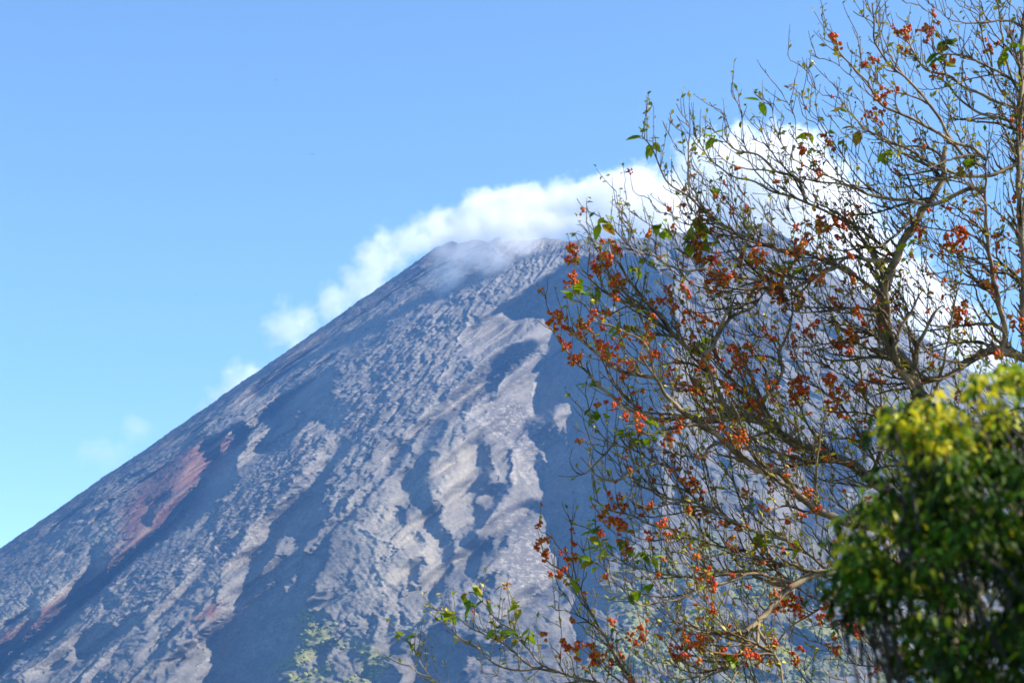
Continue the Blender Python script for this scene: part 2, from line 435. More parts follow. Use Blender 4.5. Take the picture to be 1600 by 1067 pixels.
colr = mix(colr, (0.26, 0.25, 0.225), np.clip(rub * (bo > 0.16) * (0.3 + 0.9 * n3), 0, 1))
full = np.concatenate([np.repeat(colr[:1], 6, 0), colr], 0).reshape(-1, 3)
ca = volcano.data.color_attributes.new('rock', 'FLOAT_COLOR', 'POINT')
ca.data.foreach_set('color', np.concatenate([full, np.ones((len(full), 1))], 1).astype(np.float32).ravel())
at_n = vt.nodes.new('ShaderNodeAttribute'); at_n.attribute_name = 'rock'
tc = vt.nodes.new('ShaderNodeNewGeometry')
nz_ = vt.nodes.new('ShaderNodeTexNoise'); nz_.inputs['Scale'].default_value = 0.13; nz_.inputs['Detail'].default_value = 8; nz_.inputs['Roughness'].default_value = 0.7
vt.links.new(tc.outputs['Position'], nz_.inputs['Vector'])
mr = vt.nodes.new('ShaderNodeMapRange'); mr.inputs[1].default_value = .3; mr.inputs[2].default_value = .7; mr.inputs[3].default_value = .62; mr.inputs[4].default_value = 1.38
vt.links.new(nz_.outputs['Fac'], mr.inputs[0])
mx = vt.nodes.new('ShaderNodeMix'); mx.data_type = 'RGBA'; mx.blend_type = 'MULTIPLY'; mx.inputs[0].default_value = 1
vt.links.new(at_n.outputs['Color'], mx.inputs[6]); vt.links.new(mr.outputs[0], mx.inputs[7])
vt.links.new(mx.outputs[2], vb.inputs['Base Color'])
vb.inputs['Roughness'].default_value = 0.95
vb.inputs['Specular IOR Level'].default_value = 0.1
bp = vt.nodes.new('ShaderNodeBump'); bp.inputs['Strength'].default_value = 0.9; bp.inputs['Distance'].default_value = 4.0
vt.links.new(nz_.outputs['Fac'], bp.inputs['Height']); vt.links.new(bp.outputs[0], vb.inputs['Normal'])

# low scrub on the greener lower slopes
sr = random.Random(21)
pick = np.argwhere((gre > 0.25) & (veg > 0.3) & (u > -20) & (u < 1620) & (v < 1090))
ico = bmesh.new(); bmesh.ops.create_icosphere(ico, subdivisions=1, radius=1.0)
iv = np.array([w.co[:] for w in ico.verts]); if_ = np.array([[w.index for w in f.verts] for f in ico.faces]); ico.free()
gv, gf = [], []
for q in range(min(1700, len(pick))):
    i, j = pick[sr.randrange(len(pick))]
    s_ = sr.uniform(1.6, 4.6) * (1.0 if sr.random() < .8 else 1.6)
    lump = 1 + np.array([sr.uniform(-.3, .3) for _ in range(len(iv))])[:, None]
    gf.append(if_ + len(gv) * len(iv)); gv.append(iv * lump * (s_, s_, s_ * .75) + (x[i, j], y[i, j], z[i, j] + .3 * s_))
sm_, st_, sb_ = material('scrub_leaf')
sn_ = st_.nodes.new('ShaderNodeNewGeometry'); sr_ = st_.nodes.new('ShaderNodeMix'); sr_.data_type = 'RGBA'
sr_.inputs[6].default_value = (0.06, 0.075, 0.015, 1); sr_.inputs[7].default_value = (0.20, 0.215, 0.045, 1)
st_.links.new(sn_.outputs['Random Per Island'], sr_.inputs[0]); st_.links.new(sr_.outputs[2], sb_.inputs['Base Color']); sb_.inputs['Roughness'].default_value = .9
tag(mesh_obj('scrub', np.concatenate(gv), np.concatenate(gf), sm_), 'scattered green scrub on the lower slope of the volcano', kind='stuff')

# ------------------------------------------------------------------ ground
gm, gt, gb = material('dry_grass_ground')
gn = gt.nodes.new('ShaderNodeTexNoise'); gn.inputs['Scale'].default_value = 0.35; gn.inputs['Detail'].default_value = 8
gc = gt.nodes.new('ShaderNodeTexCoord'); gt.links.new(gc.outputs['Object'], gn.inputs['Vector'])
gr = gt.nodes.new('ShaderNodeValToRGB')
gr.color_ramp.elements[0].color = (0.045, 0.06, 0.02, 1); gr.color_ramp.elements[1].color = (0.13, 0.115, 0.06, 1)
gt.links.new(gn.outputs['Fac'], gr.inputs[0]); gt.links.new(gr.outputs[0], gb.inputs['Base Color'])
gb.inputs['Roughness'].default_value = 0.95
GX, GY0, GY1 = 6500.0, -3000.0, 8900.0
gxs = np.concatenate([np.linspace(-GX, -60, 24), np.linspace(-40, 40, 33), np.linspace(60, GX, 24)])
gys = np.concatenate([np.linspace(GY0, -60, 12), np.linspace(-40, 60, 41), np.linspace(90, GY1, 40)])
ggx, ggy = np.meshgrid(gxs, gys)
near = np.exp(-((ggx / 60) ** 2 + ((ggy - 10) / 60) ** 2))
ggz = 0.12 * near * fbm(ggx / 7, ggy / 7, 3, 3)
gi = np.arange(ggx.size).reshape(ggx.shape)
ground = mesh_obj('ground', np.stack([ggx, ggy, ggz], -1).reshape(-1, 3), np.stack([gi[:-1, :-1], gi[:-1, 1:], gi[1:, 1:], gi[1:, :-1]], -1).reshape(-1, 4), gm)
tag(ground, kind='structure')
# ------------------------------------------------------------------ clouds
def make_cloud(name, y, puffs, sigma, nscale, rough, gain, label=None, cat=None, kind=None, group=None, bias=0.0, step=0.3, squash=1.0):
    """A closed hull round a handful of puffs (px, py, radius px, radius py, dy); inside it an uneven vapour."""
    bm = bmesh.new()
    ell = []
    for px, py, rx, ry, dy in puffs:
        c = at(px, py, y + dy)
        s = (c - cam.location).length / FPX
        r = Vector((rx * s, squash * 0.5 * (rx + ry) * s, ry * s))
        ell.append((c, r))
        g = bmesh.ops.create_icosphere(bm, subdivisions=3, radius=1.0)
        for w in g['verts']:
            w.co = Vector((c.x + w.co.x * r.x * 1.22, c.y + w.co.y * r.y * 1.22, c.z + w.co.z * r.z * 1.22))
    me = bpy.data.meshes.new(name); bm.to_mesh(me); bm.free()
    o = bpy.data.objects.new(name, me); COL.objects.link(o)
    md = o.modifiers.new('union', 'REMESH'); md.mode = 'VOXEL'
    md.voxel_size = max(o.dimensions) / 60
    me2 = bpy.data.meshes.new_from_object(o.evaluated_get(bpy.context.evaluated_depsgraph_get()))
    o.modifiers.clear(); o.data = me2; bpy.data.meshes.remove(me); me2.name = name
    m = bpy.data.materials.new(name + '_vapour'); m.use_nodes = True
    t = m.node_tree; t.nodes.clear(); L = t.links
    geo = t.nodes.new('ShaderNodeNewGeometry')
    prev = None
    for c, r in ell:
        a = t.nodes.new('ShaderNodeVectorMath'); a.operation = 'SUBTRACT'; a.inputs[1].default_value = c
        L.new(geo.outputs['Position'], a.inputs[0])
        b = t.nodes.new('ShaderNodeVectorMath'); b.operation = 'DIVIDE'; b.inputs[1].default_value = r
        L.new(a.outputs[0], b.inputs[0])
        l = t.nodes.new('ShaderNodeVectorMath'); l.operation = 'LENGTH'; L.new(b.outputs[0], l.inputs[0])
        if prev is None:
            prev = l.outputs['Value']
        else:
            mn = t.nodes.new('ShaderNodeMath'); mn.operation = 'SMOOTH_MIN'; mn.inputs[2].default_value = 0.3
            L.new(prev, mn.inputs[0]); L.new(l.outputs['Value'], mn.inputs[1]); prev = mn.outputs[0]
    n = t.nodes.new('ShaderNodeTexNoise'); n.inputs['Scale'].default_value = nscale; n.inputs['Detail'].default_value = 8
    n.inputs['Roughness'].default_value = 0.6
    L.new(geo.outputs['Position'], n.inputs['Vector'])
    k = t.nodes.new('ShaderNodeMath'); k.operation = 'MULTIPLY_ADD'; k.inputs[1].default_value = rough; k.inputs[2].default_value = 1.0 - rough * 0.5 + bias
    L.new(n.outputs['Fac'], k.inputs[0])
    d = t.nodes.new('ShaderNodeMath'); d.operation = 'SUBTRACT'; L.new(k.outputs[0], d.inputs[0]); L.new(prev, d.inputs[1])
    e = t.nodes.new('ShaderNodeMath'); e.operation = 'MULTIPLY'; e.use_clamp = True; e.inputs[1].default_value = gain
    L.new(d.outputs[0], e.inputs[0])
    f = t.nodes.new('ShaderNodeMath'); f.operation = 'MULTIPLY'; f.inputs[1].default_value = sigma; L.new(e.outputs[0], f.inputs[0])
    v = t.nodes.new('ShaderNodeVolumePrincipled'); v.inputs['Color'].default_value = (0.99, 0.99, 0.99, 1)
    v.inputs['Anisotropy'].default_value = 0.0
    L.new(f.outputs[0], v.inputs['Density'])
    out = t.nodes.new('ShaderNodeOutputMaterial'); L.new(v.outputs[0], out.inputs['Volume'])
    m.cycles.volume_step_rate = step
    me2.materials.clear(); me2.materials.append(m)
    tag(o, label, cat, group, kind)
    return o

CY = 9900.0
make_cloud('cloud', CY, [(444,508,38,46,-450),(468,552,40,32,-420),(484,505,30,32,-300),(525,478,42,40,-40),(562,440,46,46,140),(592,404,46,48,280),(640,378,54,38,460),(680,358,46,30,600)],
           0.0048, 0.0095, 2.7, 1.9, 'soft white cloud trailing down behind the left skyline of the volcano', 'cloud', bias=-0.12)
make_cloud('cloud', CY + 1100, [(712,360,50,44,0),(760,345,56,52,0),(815,340,56,58,0),(868,338,56,54,0),(925,328,62,60,0),(985,318,64,62,0),(1040,338,62,66,0)],
           0.0075, 0.0085, 1.6, 3.8, 'long bright white cloud bank along the top of the flat summit', 'cloud', bias=0.0)
make_cloud('cloud', CY + 2000, [(1105,330,76,115,0),(1160,290,84,95,0),(1230,290,92,95,0),(1285,345,88,95,0),(1190,390,110,90,0),(1340,420,88,84,0),(1400,475,88,76,0),(1460,520,84,70,0),(1520,565,64,50,0)],
           0.006, 0.0065, 1.6, 3.8, 'tall white cloud standing behind the flowering branches right of the summit', 'cloud', bias=0.0)
make_cloud('cloud', CY - 700, [(348,640,40,40,0),(385,600,42,40,0),(372,625,40,40,0)],
           0.0055, 0.012, 2.4, 1.8, 'small hazy cloud peeping over the middle of the left skyline', 'cloud', bias=-0.05)
make_cloud('cloud', CY - 700, [(165,708,52,30,0),(212,668,40,26,0)],
           0.0022, 0.012, 2.6, 1.5, 'faint thin wisp of cloud alone low in the left sky', 'cloud', bias=-0.1)
make_cloud('cloudlet', 5330.0, [(692,388,36,28,60),(735,366,60,40,40),(795,352,66,40,20),(855,350,58,32,40),(905,346,40,20,60),(700,432,40,36,0),(750,405,60,34,0),(810,382,54,26,0)],
           0.016, 0.015, 2.1, 1.7, 'thin grey white cloud drifting over the left edge of the crater', 'cloudlet', kind='stuff', bias=-0.05, squash=0.6)  # part of the summit cloud, spilling over the rim
# ------------------------------------------------------------------ tubes, leaves, blossoms
rnd = random.Random(7)
TD = 15.0                                  # the flowering tree stands this far off
PXM = TD / FPX * 1.02                      # metres per pixel there

class Tubes:
    def __init__(self):
        self.v, self.f, self.n = [], [], 0
    def add(self, pts, radii, k=5):
        pts = np.asarray(pts, dtype=float)
        n = len(pts)
        t = np.gradient(pts, axis=0)
        t /= np.linalg.norm(t, axis=1, keepdims=True) + 1e-9
        ref = np.array([0.31, 0.9, 0.29])
        a = np.cross(t, ref); a /= np.linalg.norm(a, axis=1, keepdims=True) + 1e-9
        b = np.cross(t, a)
        ang = np.arange(k) * 2 * np.pi / k
        ring = a[:, None] * np.cos(ang)[None, :, None] + b[:, None] * np.sin(ang)[None, :, None]
        self.v.append((pts[:, None] + ring * np.asarray(radii)[:, None, None]).reshape(-1, 3))
        i = np.arange(n - 1)[:, None] * k
        j = np.arange(k)[None]
        j2 = (j + 1) % k
        self.f.append(np.stack([i + j, i + j2, i + k + j2, i + k + j], -1).reshape(-1, 4) + self.n)
        self.n += n * k
    def build(self, name, m, parent=None):
        return mesh_obj(name, np.concatenate(self.v), np.concatenate(self.f), m, parent)

def catmull(P, step):
    P = np.asarray(P, dtype=float)
    if len(P) == 2:
        P = np.array([P[0], (P[0] * 2 + P[1]) / 3, (P[0] + P[1] * 2) / 3, P[1]])
    Q = np.concatenate([[2 * P[0] - P[1]], P, [2 * P[-1] - P[-2]]])
    out = []
    for i in range(1, len(Q) - 2):
        n = max(2, int(np.linalg.norm((Q[i + 1] - Q[i])[:2]) / step))
        t = np.linspace(0, 1, n, endpoint=False)[:, None]
        a, b, c, d = Q[i - 1], Q[i], Q[i + 1], Q[i + 2]
        out.append(0.5 * ((2 * b) + (-a + c) * t + (2 * a - 5 * b + 4 * c - d) * t ** 2 + (-a + 3 * b - 3 * c + d) * t ** 3))
    out.append(Q[-2][None])
    return np.concatenate(out)

def w3d(p):
    """(px, py, depth offset) in the tree's crown -> world."""
    v = at(p[0], p[1], TD + p[2])
    return (v.x, v.y, v.z)

# ---- bark, leaf and petal materials
bark, bt, bb = material('bark')
g_ = bt.nodes.new('ShaderNodeNewGeometry')
bn = bt.nodes.new('ShaderNodeTexNoise'); bn.inputs['Scale'].default_value = 9; bn.inputs['Detail'].default_value = 6
bt.links.new(g_.outputs['Position'], bn.inputs['Vector'])
br = bt.nodes.new('ShaderNodeValToRGB')
br.color_ramp.elements[0].position = .3; br.color_ramp.elements[1].position = .72
br.color_ramp.elements[0].color = (0.02, 0.014, 0.008, 1); br.color_ramp.elements[1].color = (0.37, 0.27, 0.145, 1)
bt.links.new(bn.outputs['Fac'], br.inputs[0]); bt.links.new(br.outputs[0], bb.inputs['Base Color'])
bb.inputs['Roughness'].default_value = 0.8
bbm = bt.nodes.new('ShaderNodeBump'); bbm.inputs['Strength'].default_value = .5; bbm.inputs['Distance'].default_value = .01
bt.links.new(bn.outputs['Fac'], bbm.inputs['Height']); bt.links.new(bbm.outputs[0], bb.inputs['Normal'])

twig_bark = bark.copy(); twig_bark.name = 'twig_bark'
for n_ in twig_bark.node_tree.nodes:
    if n_.type == 'VALTORGB':
        n_.color_ramp.elements[0].color = (0.012, 0.008, 0.005, 1); n_.color_ramp.elements[1].color = (0.24, 0.16, 0.068, 1)

def leaf_material(name, c1, c2, trans=0.35, scale=3.0, rough=0.5, spec=0.3):
    m, t, b = material(name)
    g = t.nodes.new('ShaderNodeNewGeometry')
    n = t.nodes.new('ShaderNodeTexNoise'); n.inputs['Scale'].default_value = scale; n.inputs['Detail'].default_value = 3
    t.links.new(g.outputs['Position'], n.inputs['Vector'])
    mr = t.nodes.new('ShaderNodeMapRange'); mr.inputs[1].default_value = .33; mr.inputs[2].default_value = .67
    t.links.new(n.outputs['Fac'], mr.inputs[0])
    rp = t.nodes.new('ShaderNodeMix'); rp.data_type = 'RGBA'
    ri = t.nodes.new('ShaderNodeMath'); ri.operation = 'ADD'; ri.use_clamp = True
    rm = t.nodes.new('ShaderNodeMapRange'); rm.inputs[3].default_value = -0.35; rm.inputs[4].default_value = 0.35
    t.links.new(g.outputs['Random Per Island'], rm.inputs[0])
    t.links.new(mr.outputs[0], ri.inputs[0]); t.links.new(rm.outputs[0], ri.inputs[1])
    t.links.new(ri.outputs[0], rp.inputs[0])
    rp.inputs[6].default_value = (*c1, 1); rp.inputs[7].default_value = (*c2, 1)
    t.links.new(rp.outputs[2], b.inputs['Base Color'])
    b.inputs['Roughness'].default_value = rough
    b.inputs['Specular IOR Level'].default_value = spec
    tr = t.nodes.new('ShaderNodeBsdfTranslucent'); t.links.new(rp.outputs[2], tr.inputs['Color'])
    ms = t.nodes.new('ShaderNodeMixShader'); ms.inputs[0].default_value = trans
    out = t.nodes['Material Output']
    t.links.new(b.outputs[0], ms.inputs[1]); t.links.new(tr.outputs[0], ms.inputs[2]); t.links.new(ms.outputs[0], out.inputs['Surface'])
    return m

M_leaf = leaf_material('green_leaf', (0.04, 0.13, 0.004), (0.32, 0.42, 0.010))
M_yellow = leaf_material('yellowing_leaf', (0.30, 0.24, 0.015), (0.40, 0.24, 0.02))
M_small = leaf_material('small_leaf', (0.10, 0.15, 0.008), (0.50, 0.43, 0.025), trans=0.25)
M_petal = leaf_material('orange_petal', (0.52, 0.016, 0.004), (0.80, 0.095, 0.005), trans=0.3, scale=30)
M_base = leaf_material('yellow_petal', (0.60, 0.26, 0.015), (0.60, 0.33, 0.02), trans=0.2, scale=30)

def leaf_arrays(L, W, fold=0.25, droop=0.25, n=4):
    """A pointed oval leaf from its stalk end, a row of points each side of the midrib."""
    v, f = [], []
    for i in range(n + 1):
        s = i / n
        w = W * (math.sin(math.pi * min(1, s ** 0.8)) ** 0.85 if 0 < s < 1 else 0.03)
        zc = -droop * L * s * s
        v += [(-w, L * s, zc + fold * w), (0, L * s, zc), (w, L * s, zc + fold * w)]
    for i in range(n):
        a = 3 * i
        f += [(a, a + 1, a + 4, a + 3), (a + 1, a + 2, a + 5, a + 4)]
    return np.array(v), np.array(f)

def rot(rx, ry, rz):
    cx, sx_, cy_, sy_, cz, sz_ = math.cos(rx), math.sin(rx), math.cos(ry), math.sin(ry), math.cos(rz), math.sin(rz)
    Rx = np.array([[1, 0, 0], [0, cx, -sx_], [0, sx_, cx]]); Ry = np.array([[cy_, 0, sy_], [0, 1, 0], [-sy_, 0, cy_]]); Rz = np.array([[cz, -sz_, 0], [sz_, cz, 0], [0, 0, 1]])
    return Rz @ Rx @ Ry

# ------------------------------------------------------------------ the flowering tree
tree = bpy.data.objects.new('flowering_tree', None); COL.objects.link(tree)
base = at(1500, 700, TD + 0.2); base.z = 0
tree.location = base
tag(tree, 'large half bare tree with orange red blossoms on tangled branches beside the volcano', 'tree')
bpy.context.view_layer.update()

# traced branches, tip first, px: (radius at root px, [(px,py)...])
T = [
 (15, [(1470,640),(1466,760),(1478,900),(1492,1067),(1500,1300),(1503,1560)]),                                              # trunk behind the bush
 (9.5, [(1423,357),(1410,380),(1397,412),(1378,465),(1379,507),(1387,534),(1410,560),(1430,596),(1442,635),(1466,760)]),
 (6, [(1384,440),(1385,465),(1388,498),(1394,534),(1403,570),(1420,596),(1444,640)]),
 (9, [(1140,640),(1172,655),(1195,661),(1227,684),(1250,698),(1284,706),(1326,723),(1357,746),(1385,768),(1440,800),(1474,850)]),
 (7, [(1060,638),(1086,657),(1112,674),(1139,694),(1162,717),(1185,733),(1211,735),(1227,746),(1250,776),(1284,799),(1323,816),(1376,827),(1430,850),(1478,900)]),
 (10, [(1500,575),(1518,560),(1545,550),(1564,547),(1600,560),(1660,600),(1640,700),(1560,860),(1490,1000)]),
 (5, [(1598,33),(1596,98),(1594,180),(1591,262),(1594,350),(1600,420),(1598,500),(1604,562)]),
 (4.5, [(1545,230),(1541,256),(1540,282),(1540,328),(1546,400),(1560,470),(1571,521),(1566,547)]),
 (6, [(1476,230),(1473,279),(1463,299),(1447,321),(1430,350),(1418,368)]),
 (6.5, [(1165,985),(1185,970),(1200,955),(1220,930),(1245,912),(1262,900),(1300,895),(1380,890),(1480,930)]),
 (5, [(985,640),(1014,651),(1040,656),(1078,650),(1100,655),(1140,652),(1172,655)]),
 (5, [(1097,555),(1105,575),(1120,610),(1140,640),(1172,656)]),
 (3.6, [(1001,549),(1007,566),(1024,589),(1037,612),(1060,638)]),
 (3.8, [(909,420),(925,439),(945,456),(968,469),(994,477),(1024,487),(1037,498),(1050,518),(1068,540),(1097,555)]),
 (4.2, [(1204,442),(1191,462),(1172,482),(1139,498),(1122,525),(1110,545),(1098,555)]),
 (3, [(1150,460),(1143,478),(1132,495),(1122,525)]),
 (3.2, [(1237,450),(1237,500),(1227,530),(1217,556),(1224,579),(1204,612),(1175,641),(1172,655)]),
 (2.6, [(1150,540),(1155,566),(1162,598),(1172,631),(1176,645)]),
 (3, [(860,488),(882,512),(909,530),(939,559),(968,579),(1001,587),(1024,589)]),
 (3, [(858,510),(872,530),(899,565),(918,582),(935,602),(958,621),(988,638)]),
 (2.6, [(925,654),(939,677),(958,694),(991,703),(1014,717),(1034,726),(1047,730),(1060,749),(1080,772),(1099,792),(1129,805),(1180,830),(1240,850),(1300,895)]),
 (1.6, [(889,718),(896,733),(909,741),(924,731),(932,743)]),
 (2.2, [(919,716),(923,730),(932,743),(952,751),(975,746),(998,731),(1027,726)]),
 (2.0, [(968,723),(972,742),(981,756),(1007,762),(1034,776),(1063,781),(1090,785)]),
 (2.6, [(1034,703),(1063,710),(1096,715),(1106,700),(1122,692),(1139,694)]),
 (2.8, [(1003,212),(1021,236),(1034,269),(1050,292),(1076,306),(1093,324),(1112,344),(1139,357),(1165,374),(1198,383),(1227,393),(1266,399),(1302,415),(1341,435),(1364,452),(1379,470)]),
 (2.8, [(945,345),(968,367),(985,387),(1004,397),(1024,400),(1044,415),(1073,423),(1099,421),(1129,429),(1165,435),(1198,439),(1235,450),(1275,432),(1295,419),(1321,419),(1341,435)]),
 (2.4, [(968,410),(981,433),(994,452),(1011,472),(1024,487)]),
 (1.5, [(925,462),(927,478),(934,488),(952,492),(975,480),(1000,480)]),
 (1.6, [(900,462),(908,472),(916,479),(932,502),(952,508),(980,520),(1010,540),(1040,575)]),
 (2.6, [(1085,212),(1093,223),(1109,249),(1129,265),(1152,278),(1181,285),(1211,301),(1244,310),(1289,330),(1330,350),(1358,368),(1390,395),(1400,408)]),
 (2.4, [(1127,212),(1132,219),(1152,236),(1185,242),(1211,267),(1244,278),(1275,284)]),
 (1.4, [(1078,200),(1076,229),(1075,278),(1078,306)]),
 (3.6, [(1250,279),(1289,285),(1332,292),(1358,305),(1388,310),(1430,315),(1453,320),(1480,312),(1512,295),(1540,300)]),
 (2.8, [(1308,68),(1311,79),(1322,95),(1335,108),(1352,125),(1362,141),(1378,164),(1404,177),(1434,190),(1463,207),(1493,223),(1520,232),(1541,250)]),
 (2.8, [(1363,5),(1365,26),(1366,59),(1375,82),(1394,105),(1414,121),(1434,141),(1453,164),(1473,194),(1486,220),(1509,246),(1539,262)]),
 (3.2, [(1323,170),(1348,197),(1371,213),(1404,226),(1434,243),(1463,259),(1496,272),(1539,276),(1565,267),(1593,255)]),
 (2.8, [(1418,40),(1421,66),(1434,95),(1453,112),(1486,120),(1509,138),(1535,148),(1562,161),(1594,172)]),
 (2.4, [(1474,85),(1476,108),(1486,138),(1506,161),(1532,177),(1562,185),(1594,192)]),
 (2.2, [(1456,60),(1460,82),(1486,85),(1512,89),(1539,102),(1565,115),(1595,131)]),
 (2.0, [(1555,-20),(1558,0),(1565,49),(1571,89),(1580,120),(1594,150)]),
 (1.8, [(1530,20),(1535,60),(1548,100),(1562,140),(1592,170)]),
 (4.0, [(1275,432),(1289,425),(1302,421),(1326,401),(1358,406),(1397,409)]),
 (3.0, [(1325,350),(1338,360),(1354,380),(1367,399),(1371,429),(1377,458)]),
 (3.4, [(1358,619),(1390,611),(1430,603),(1472,590),(1500,577)]),
 (4.6, [(1475,478),(1463,485),(1443,521),(1433,547),(1426,593)]),
 (3.0, [(1440,455),(1436,462),(1423,488),(1407,514),(1396,540)]),
 (2.4, [(1450,545),(1479,537),(1528,534),(1550,545)]),
 (3.6, [(1500,415),(1528,442),(1548,458),(1564,488),(1571,521)]),
 (3.2, [(1372,580),(1376,597),(1378,639),(1379,672),(1374,712),(1362,745)]),
 (2.6, [(1290,640),(1286,658),(1278,706),(1275,757),(1278,796),(1292,813)]),
 (3.4, [(1092,1067),(1105,1057),(1137,1040),(1157,1020),(1167,990),(1182,972)]),
 (3.0, [(1140,1080),(1150,1050),(1165,1030),(1182,1005),(1185,975)]),
 (3.6, [(1227,1080),(1215,1030),(1200,1010),(1187,985)]),
 (2.4, [(1180,1045),(1190,1032),(1212,1007),(1232,982),(1265,960),(1300,945),(1380,930),(1480,920)]),
 (2.8, [(985,935),(1000,945),(1025,942),(1055,937),(1072,930),(1085,922),(1112,915),(1150,905),(1175,895),(1220,905),(1250,910)]),
 (2.8, [(960,868),(985,884),(1007,890),(1037,897),(1070,900),(1100,902),(1130,892),(1162,892),(1200,890),(1237,882),(1270,890)]),
 (2.2, [(1060,860),(1090,878),(1110,892),(1130,893)]),
 (6, [(1000,1088),(1100,1105),(1250,1120),(1400,1100),(1492,1067)]),
 (3.2, [(805,985),(820,1008),(844,1035),(873,1050),(909,1060),(942,1070),(1000,1086)]),
 (1.8, [(698,976),(719,997),(743,1008),(766,1032),(793,1044),(823,1047),(850,1040)]),
 (2.0, [(690,958),(707,958),(734,979),(757,991),(784,1003),(805,1020),(832,1041),(870,1050)]),
 (1.4, [(760,946),(778,970),(805,985)]),
 (1.3, [(635,1000),(645,1012),(659,1038),(677,1062),(720,1090),(800,1105),(1000,1095)]),
 (1.3, [(640,1040),(655,1052),(670,1060)]),
 (3.6, [(897,919),(915,949),(933,973),(951,1005),(971,1038),(986,1059),(1010,1090)]),
 (2.0, [(850,868),(861,881),(885,896),(900,920)]),
 (2.2, [(930,780),(950,795),(985,805),(1020,820),(1060,830),(1110,850),(1160,860),(1210,870)]),
 (2.4, [(1020,600),(1060,600),(1100,612),(1130,640)]),
 (2.2, [(1240,560),(1260,590),(1290,615),(1320,640),(1350,690),(1362,720)]),
 (2.6, [(1330,540),(1345,580),(1350,620),(1370,640),(1378,660)]),
 (2.6, [(1500,440),(1490,480),(1480,540),(1465,600),(1445,640)]),
 (2.0, [(1590,440),(1570,455),(1548,460)]),
 (2.2, [(1290,500),(1320,515),(1350,520),(1380,530)]),
 (2.2, [(1220,680),(1225,720),(1230,745)]),
 (2.4, [(1310,745),(1340,760),(1370,765)]),
 (2.4, [(1200,800),(1230,790),(1260,800),(1284,800)]),
]
nodes = np.zeros((0, 4))                 # px, py, depth, radius px of everything grown so far
dirs = np.zeros((0, 2))
branches = []

def note(P, r):
    global nodes, dirs
    d = np.gradient(P[:, :2], axis=0)
    d /= np.linalg.norm(d, axis=1, keepdims=True) + 1e-9
    nodes = np.concatenate([nodes, np.concatenate([P, r[:, None]], 1)])
    dirs = np.concatenate([dirs, -d])    # towards the tip

def nearest(px, py, rmin=0.0):
    dd = (nodes[:, 0] - px) ** 2 + (nodes[:, 1] - py) ** 2
    if rmin:
        dd = dd + (nodes[:, 3] < rmin) * 1e9
    i = int(dd.argmin())
    return i, math.sqrt(dd[i])

for bi, (r0, pts) in enumerate(T):
    pts = np.array(pts, dtype=float)
    if len(nodes):
        i, dd = nearest(*pts[-1])
        dr = nodes[i, 2]
        if dd < 60:
            pts = np.concatenate([pts[:-1], nodes[i:i + 1, :2]]) if dd > 3 else pts
    else:
        dr = 0.2
    L = np.linalg.norm(np.diff(pts, axis=0), axis=1).sum()
    dt = dr + (rnd.uniform(-0.9, 0.9) if bi > 0 else 0) * min(1, L * PXM / 1.2)
    cum = np.concatenate([[0], np.cumsum(np.linalg.norm(np.diff(pts, axis=0), axis=1))]) / L
    D = dt + (dr - dt) * cum ** 0.8
    P = catmull(np.column_stack([pts, D]), 6.0)
    n = len(P)
    wob = np.array([[math.sin(i * .9 + bi), math.cos(i * .7 + bi * 2)] for i in range(n)]) * min(0.9, r0 * 0.25)
    wob[-1] = 0
    P[:, :2] += wob
    s = np.linspace(0, 1, n)
    tip = 0.8 if r0 < 5 else r0 * 0.55
    r = (tip + (r0 * 0.95 - tip) * s ** 0.8) * 1.1
    r = r * (1 + 0.05 * np.sin(np.arange(n) * 1.7 + bi))
    branches.append((P, r))
    note(P, r)

CROWN = [(1350,-40),(1318,50),(1300,70),(1312,115),(1240,125),(1220,165),(1185,158),(1105,200),(1080,190),(1003,208),(1030,260),(1055,310),(935,340),(905,360),(882,370),(890,460),(858,485),(868,540),(905,580),(918,640),(950,690),(915,720),(965,765),(940,800),(848,830),(850,880),(905,930),(800,935),(700,955),(690,1000),(740,1090),(1660,1090),(1660,-40)]
crown_m = raster(CROWN)
twigs = []

def grow(i, tx, ty, depth, r0, up=0.25, seg=5.0):
    p0 = nodes[i]
    a = np.array(p0[:2]); b = np.array([tx, ty])
    L = np.linalg.norm(b - a) + 1e-6
    d = dirs[i]
    to = (b - a) / L
    if d @ to < -0.3:
        d = to
    c1 = a + (d * 0.55 + to * 0.45) * L * 0.4
    c2 = b + np.array([rnd.uniform(-.12, .12), up]) * L + (-to) * L * 0.25
    n = max(4, int(L / seg))
    t = np.linspace(0, 1, n)[:, None]
    Q = (1 - t) ** 3 * a + 3 * (1 - t) ** 2 * t * c1 + 3 * (1 - t) * t ** 2 * c2 + t ** 3 * b
    z = p0[2] + (depth - p0[2]) * t
    P = np.concatenate([Q, z], 1)[::-1]
    P[:-1, :2] += np.array([[rnd.gauss(0, .5), rnd.gauss(0, .5)] for _ in range(n - 1)])
    s = np.linspace(0, 1, n)
    r = 0.6 + (max(0.75, min(r0, p0[3] * 0.8)) - 0.6) * s
    twigs.append((P, r))
    note(P, r)
    return P

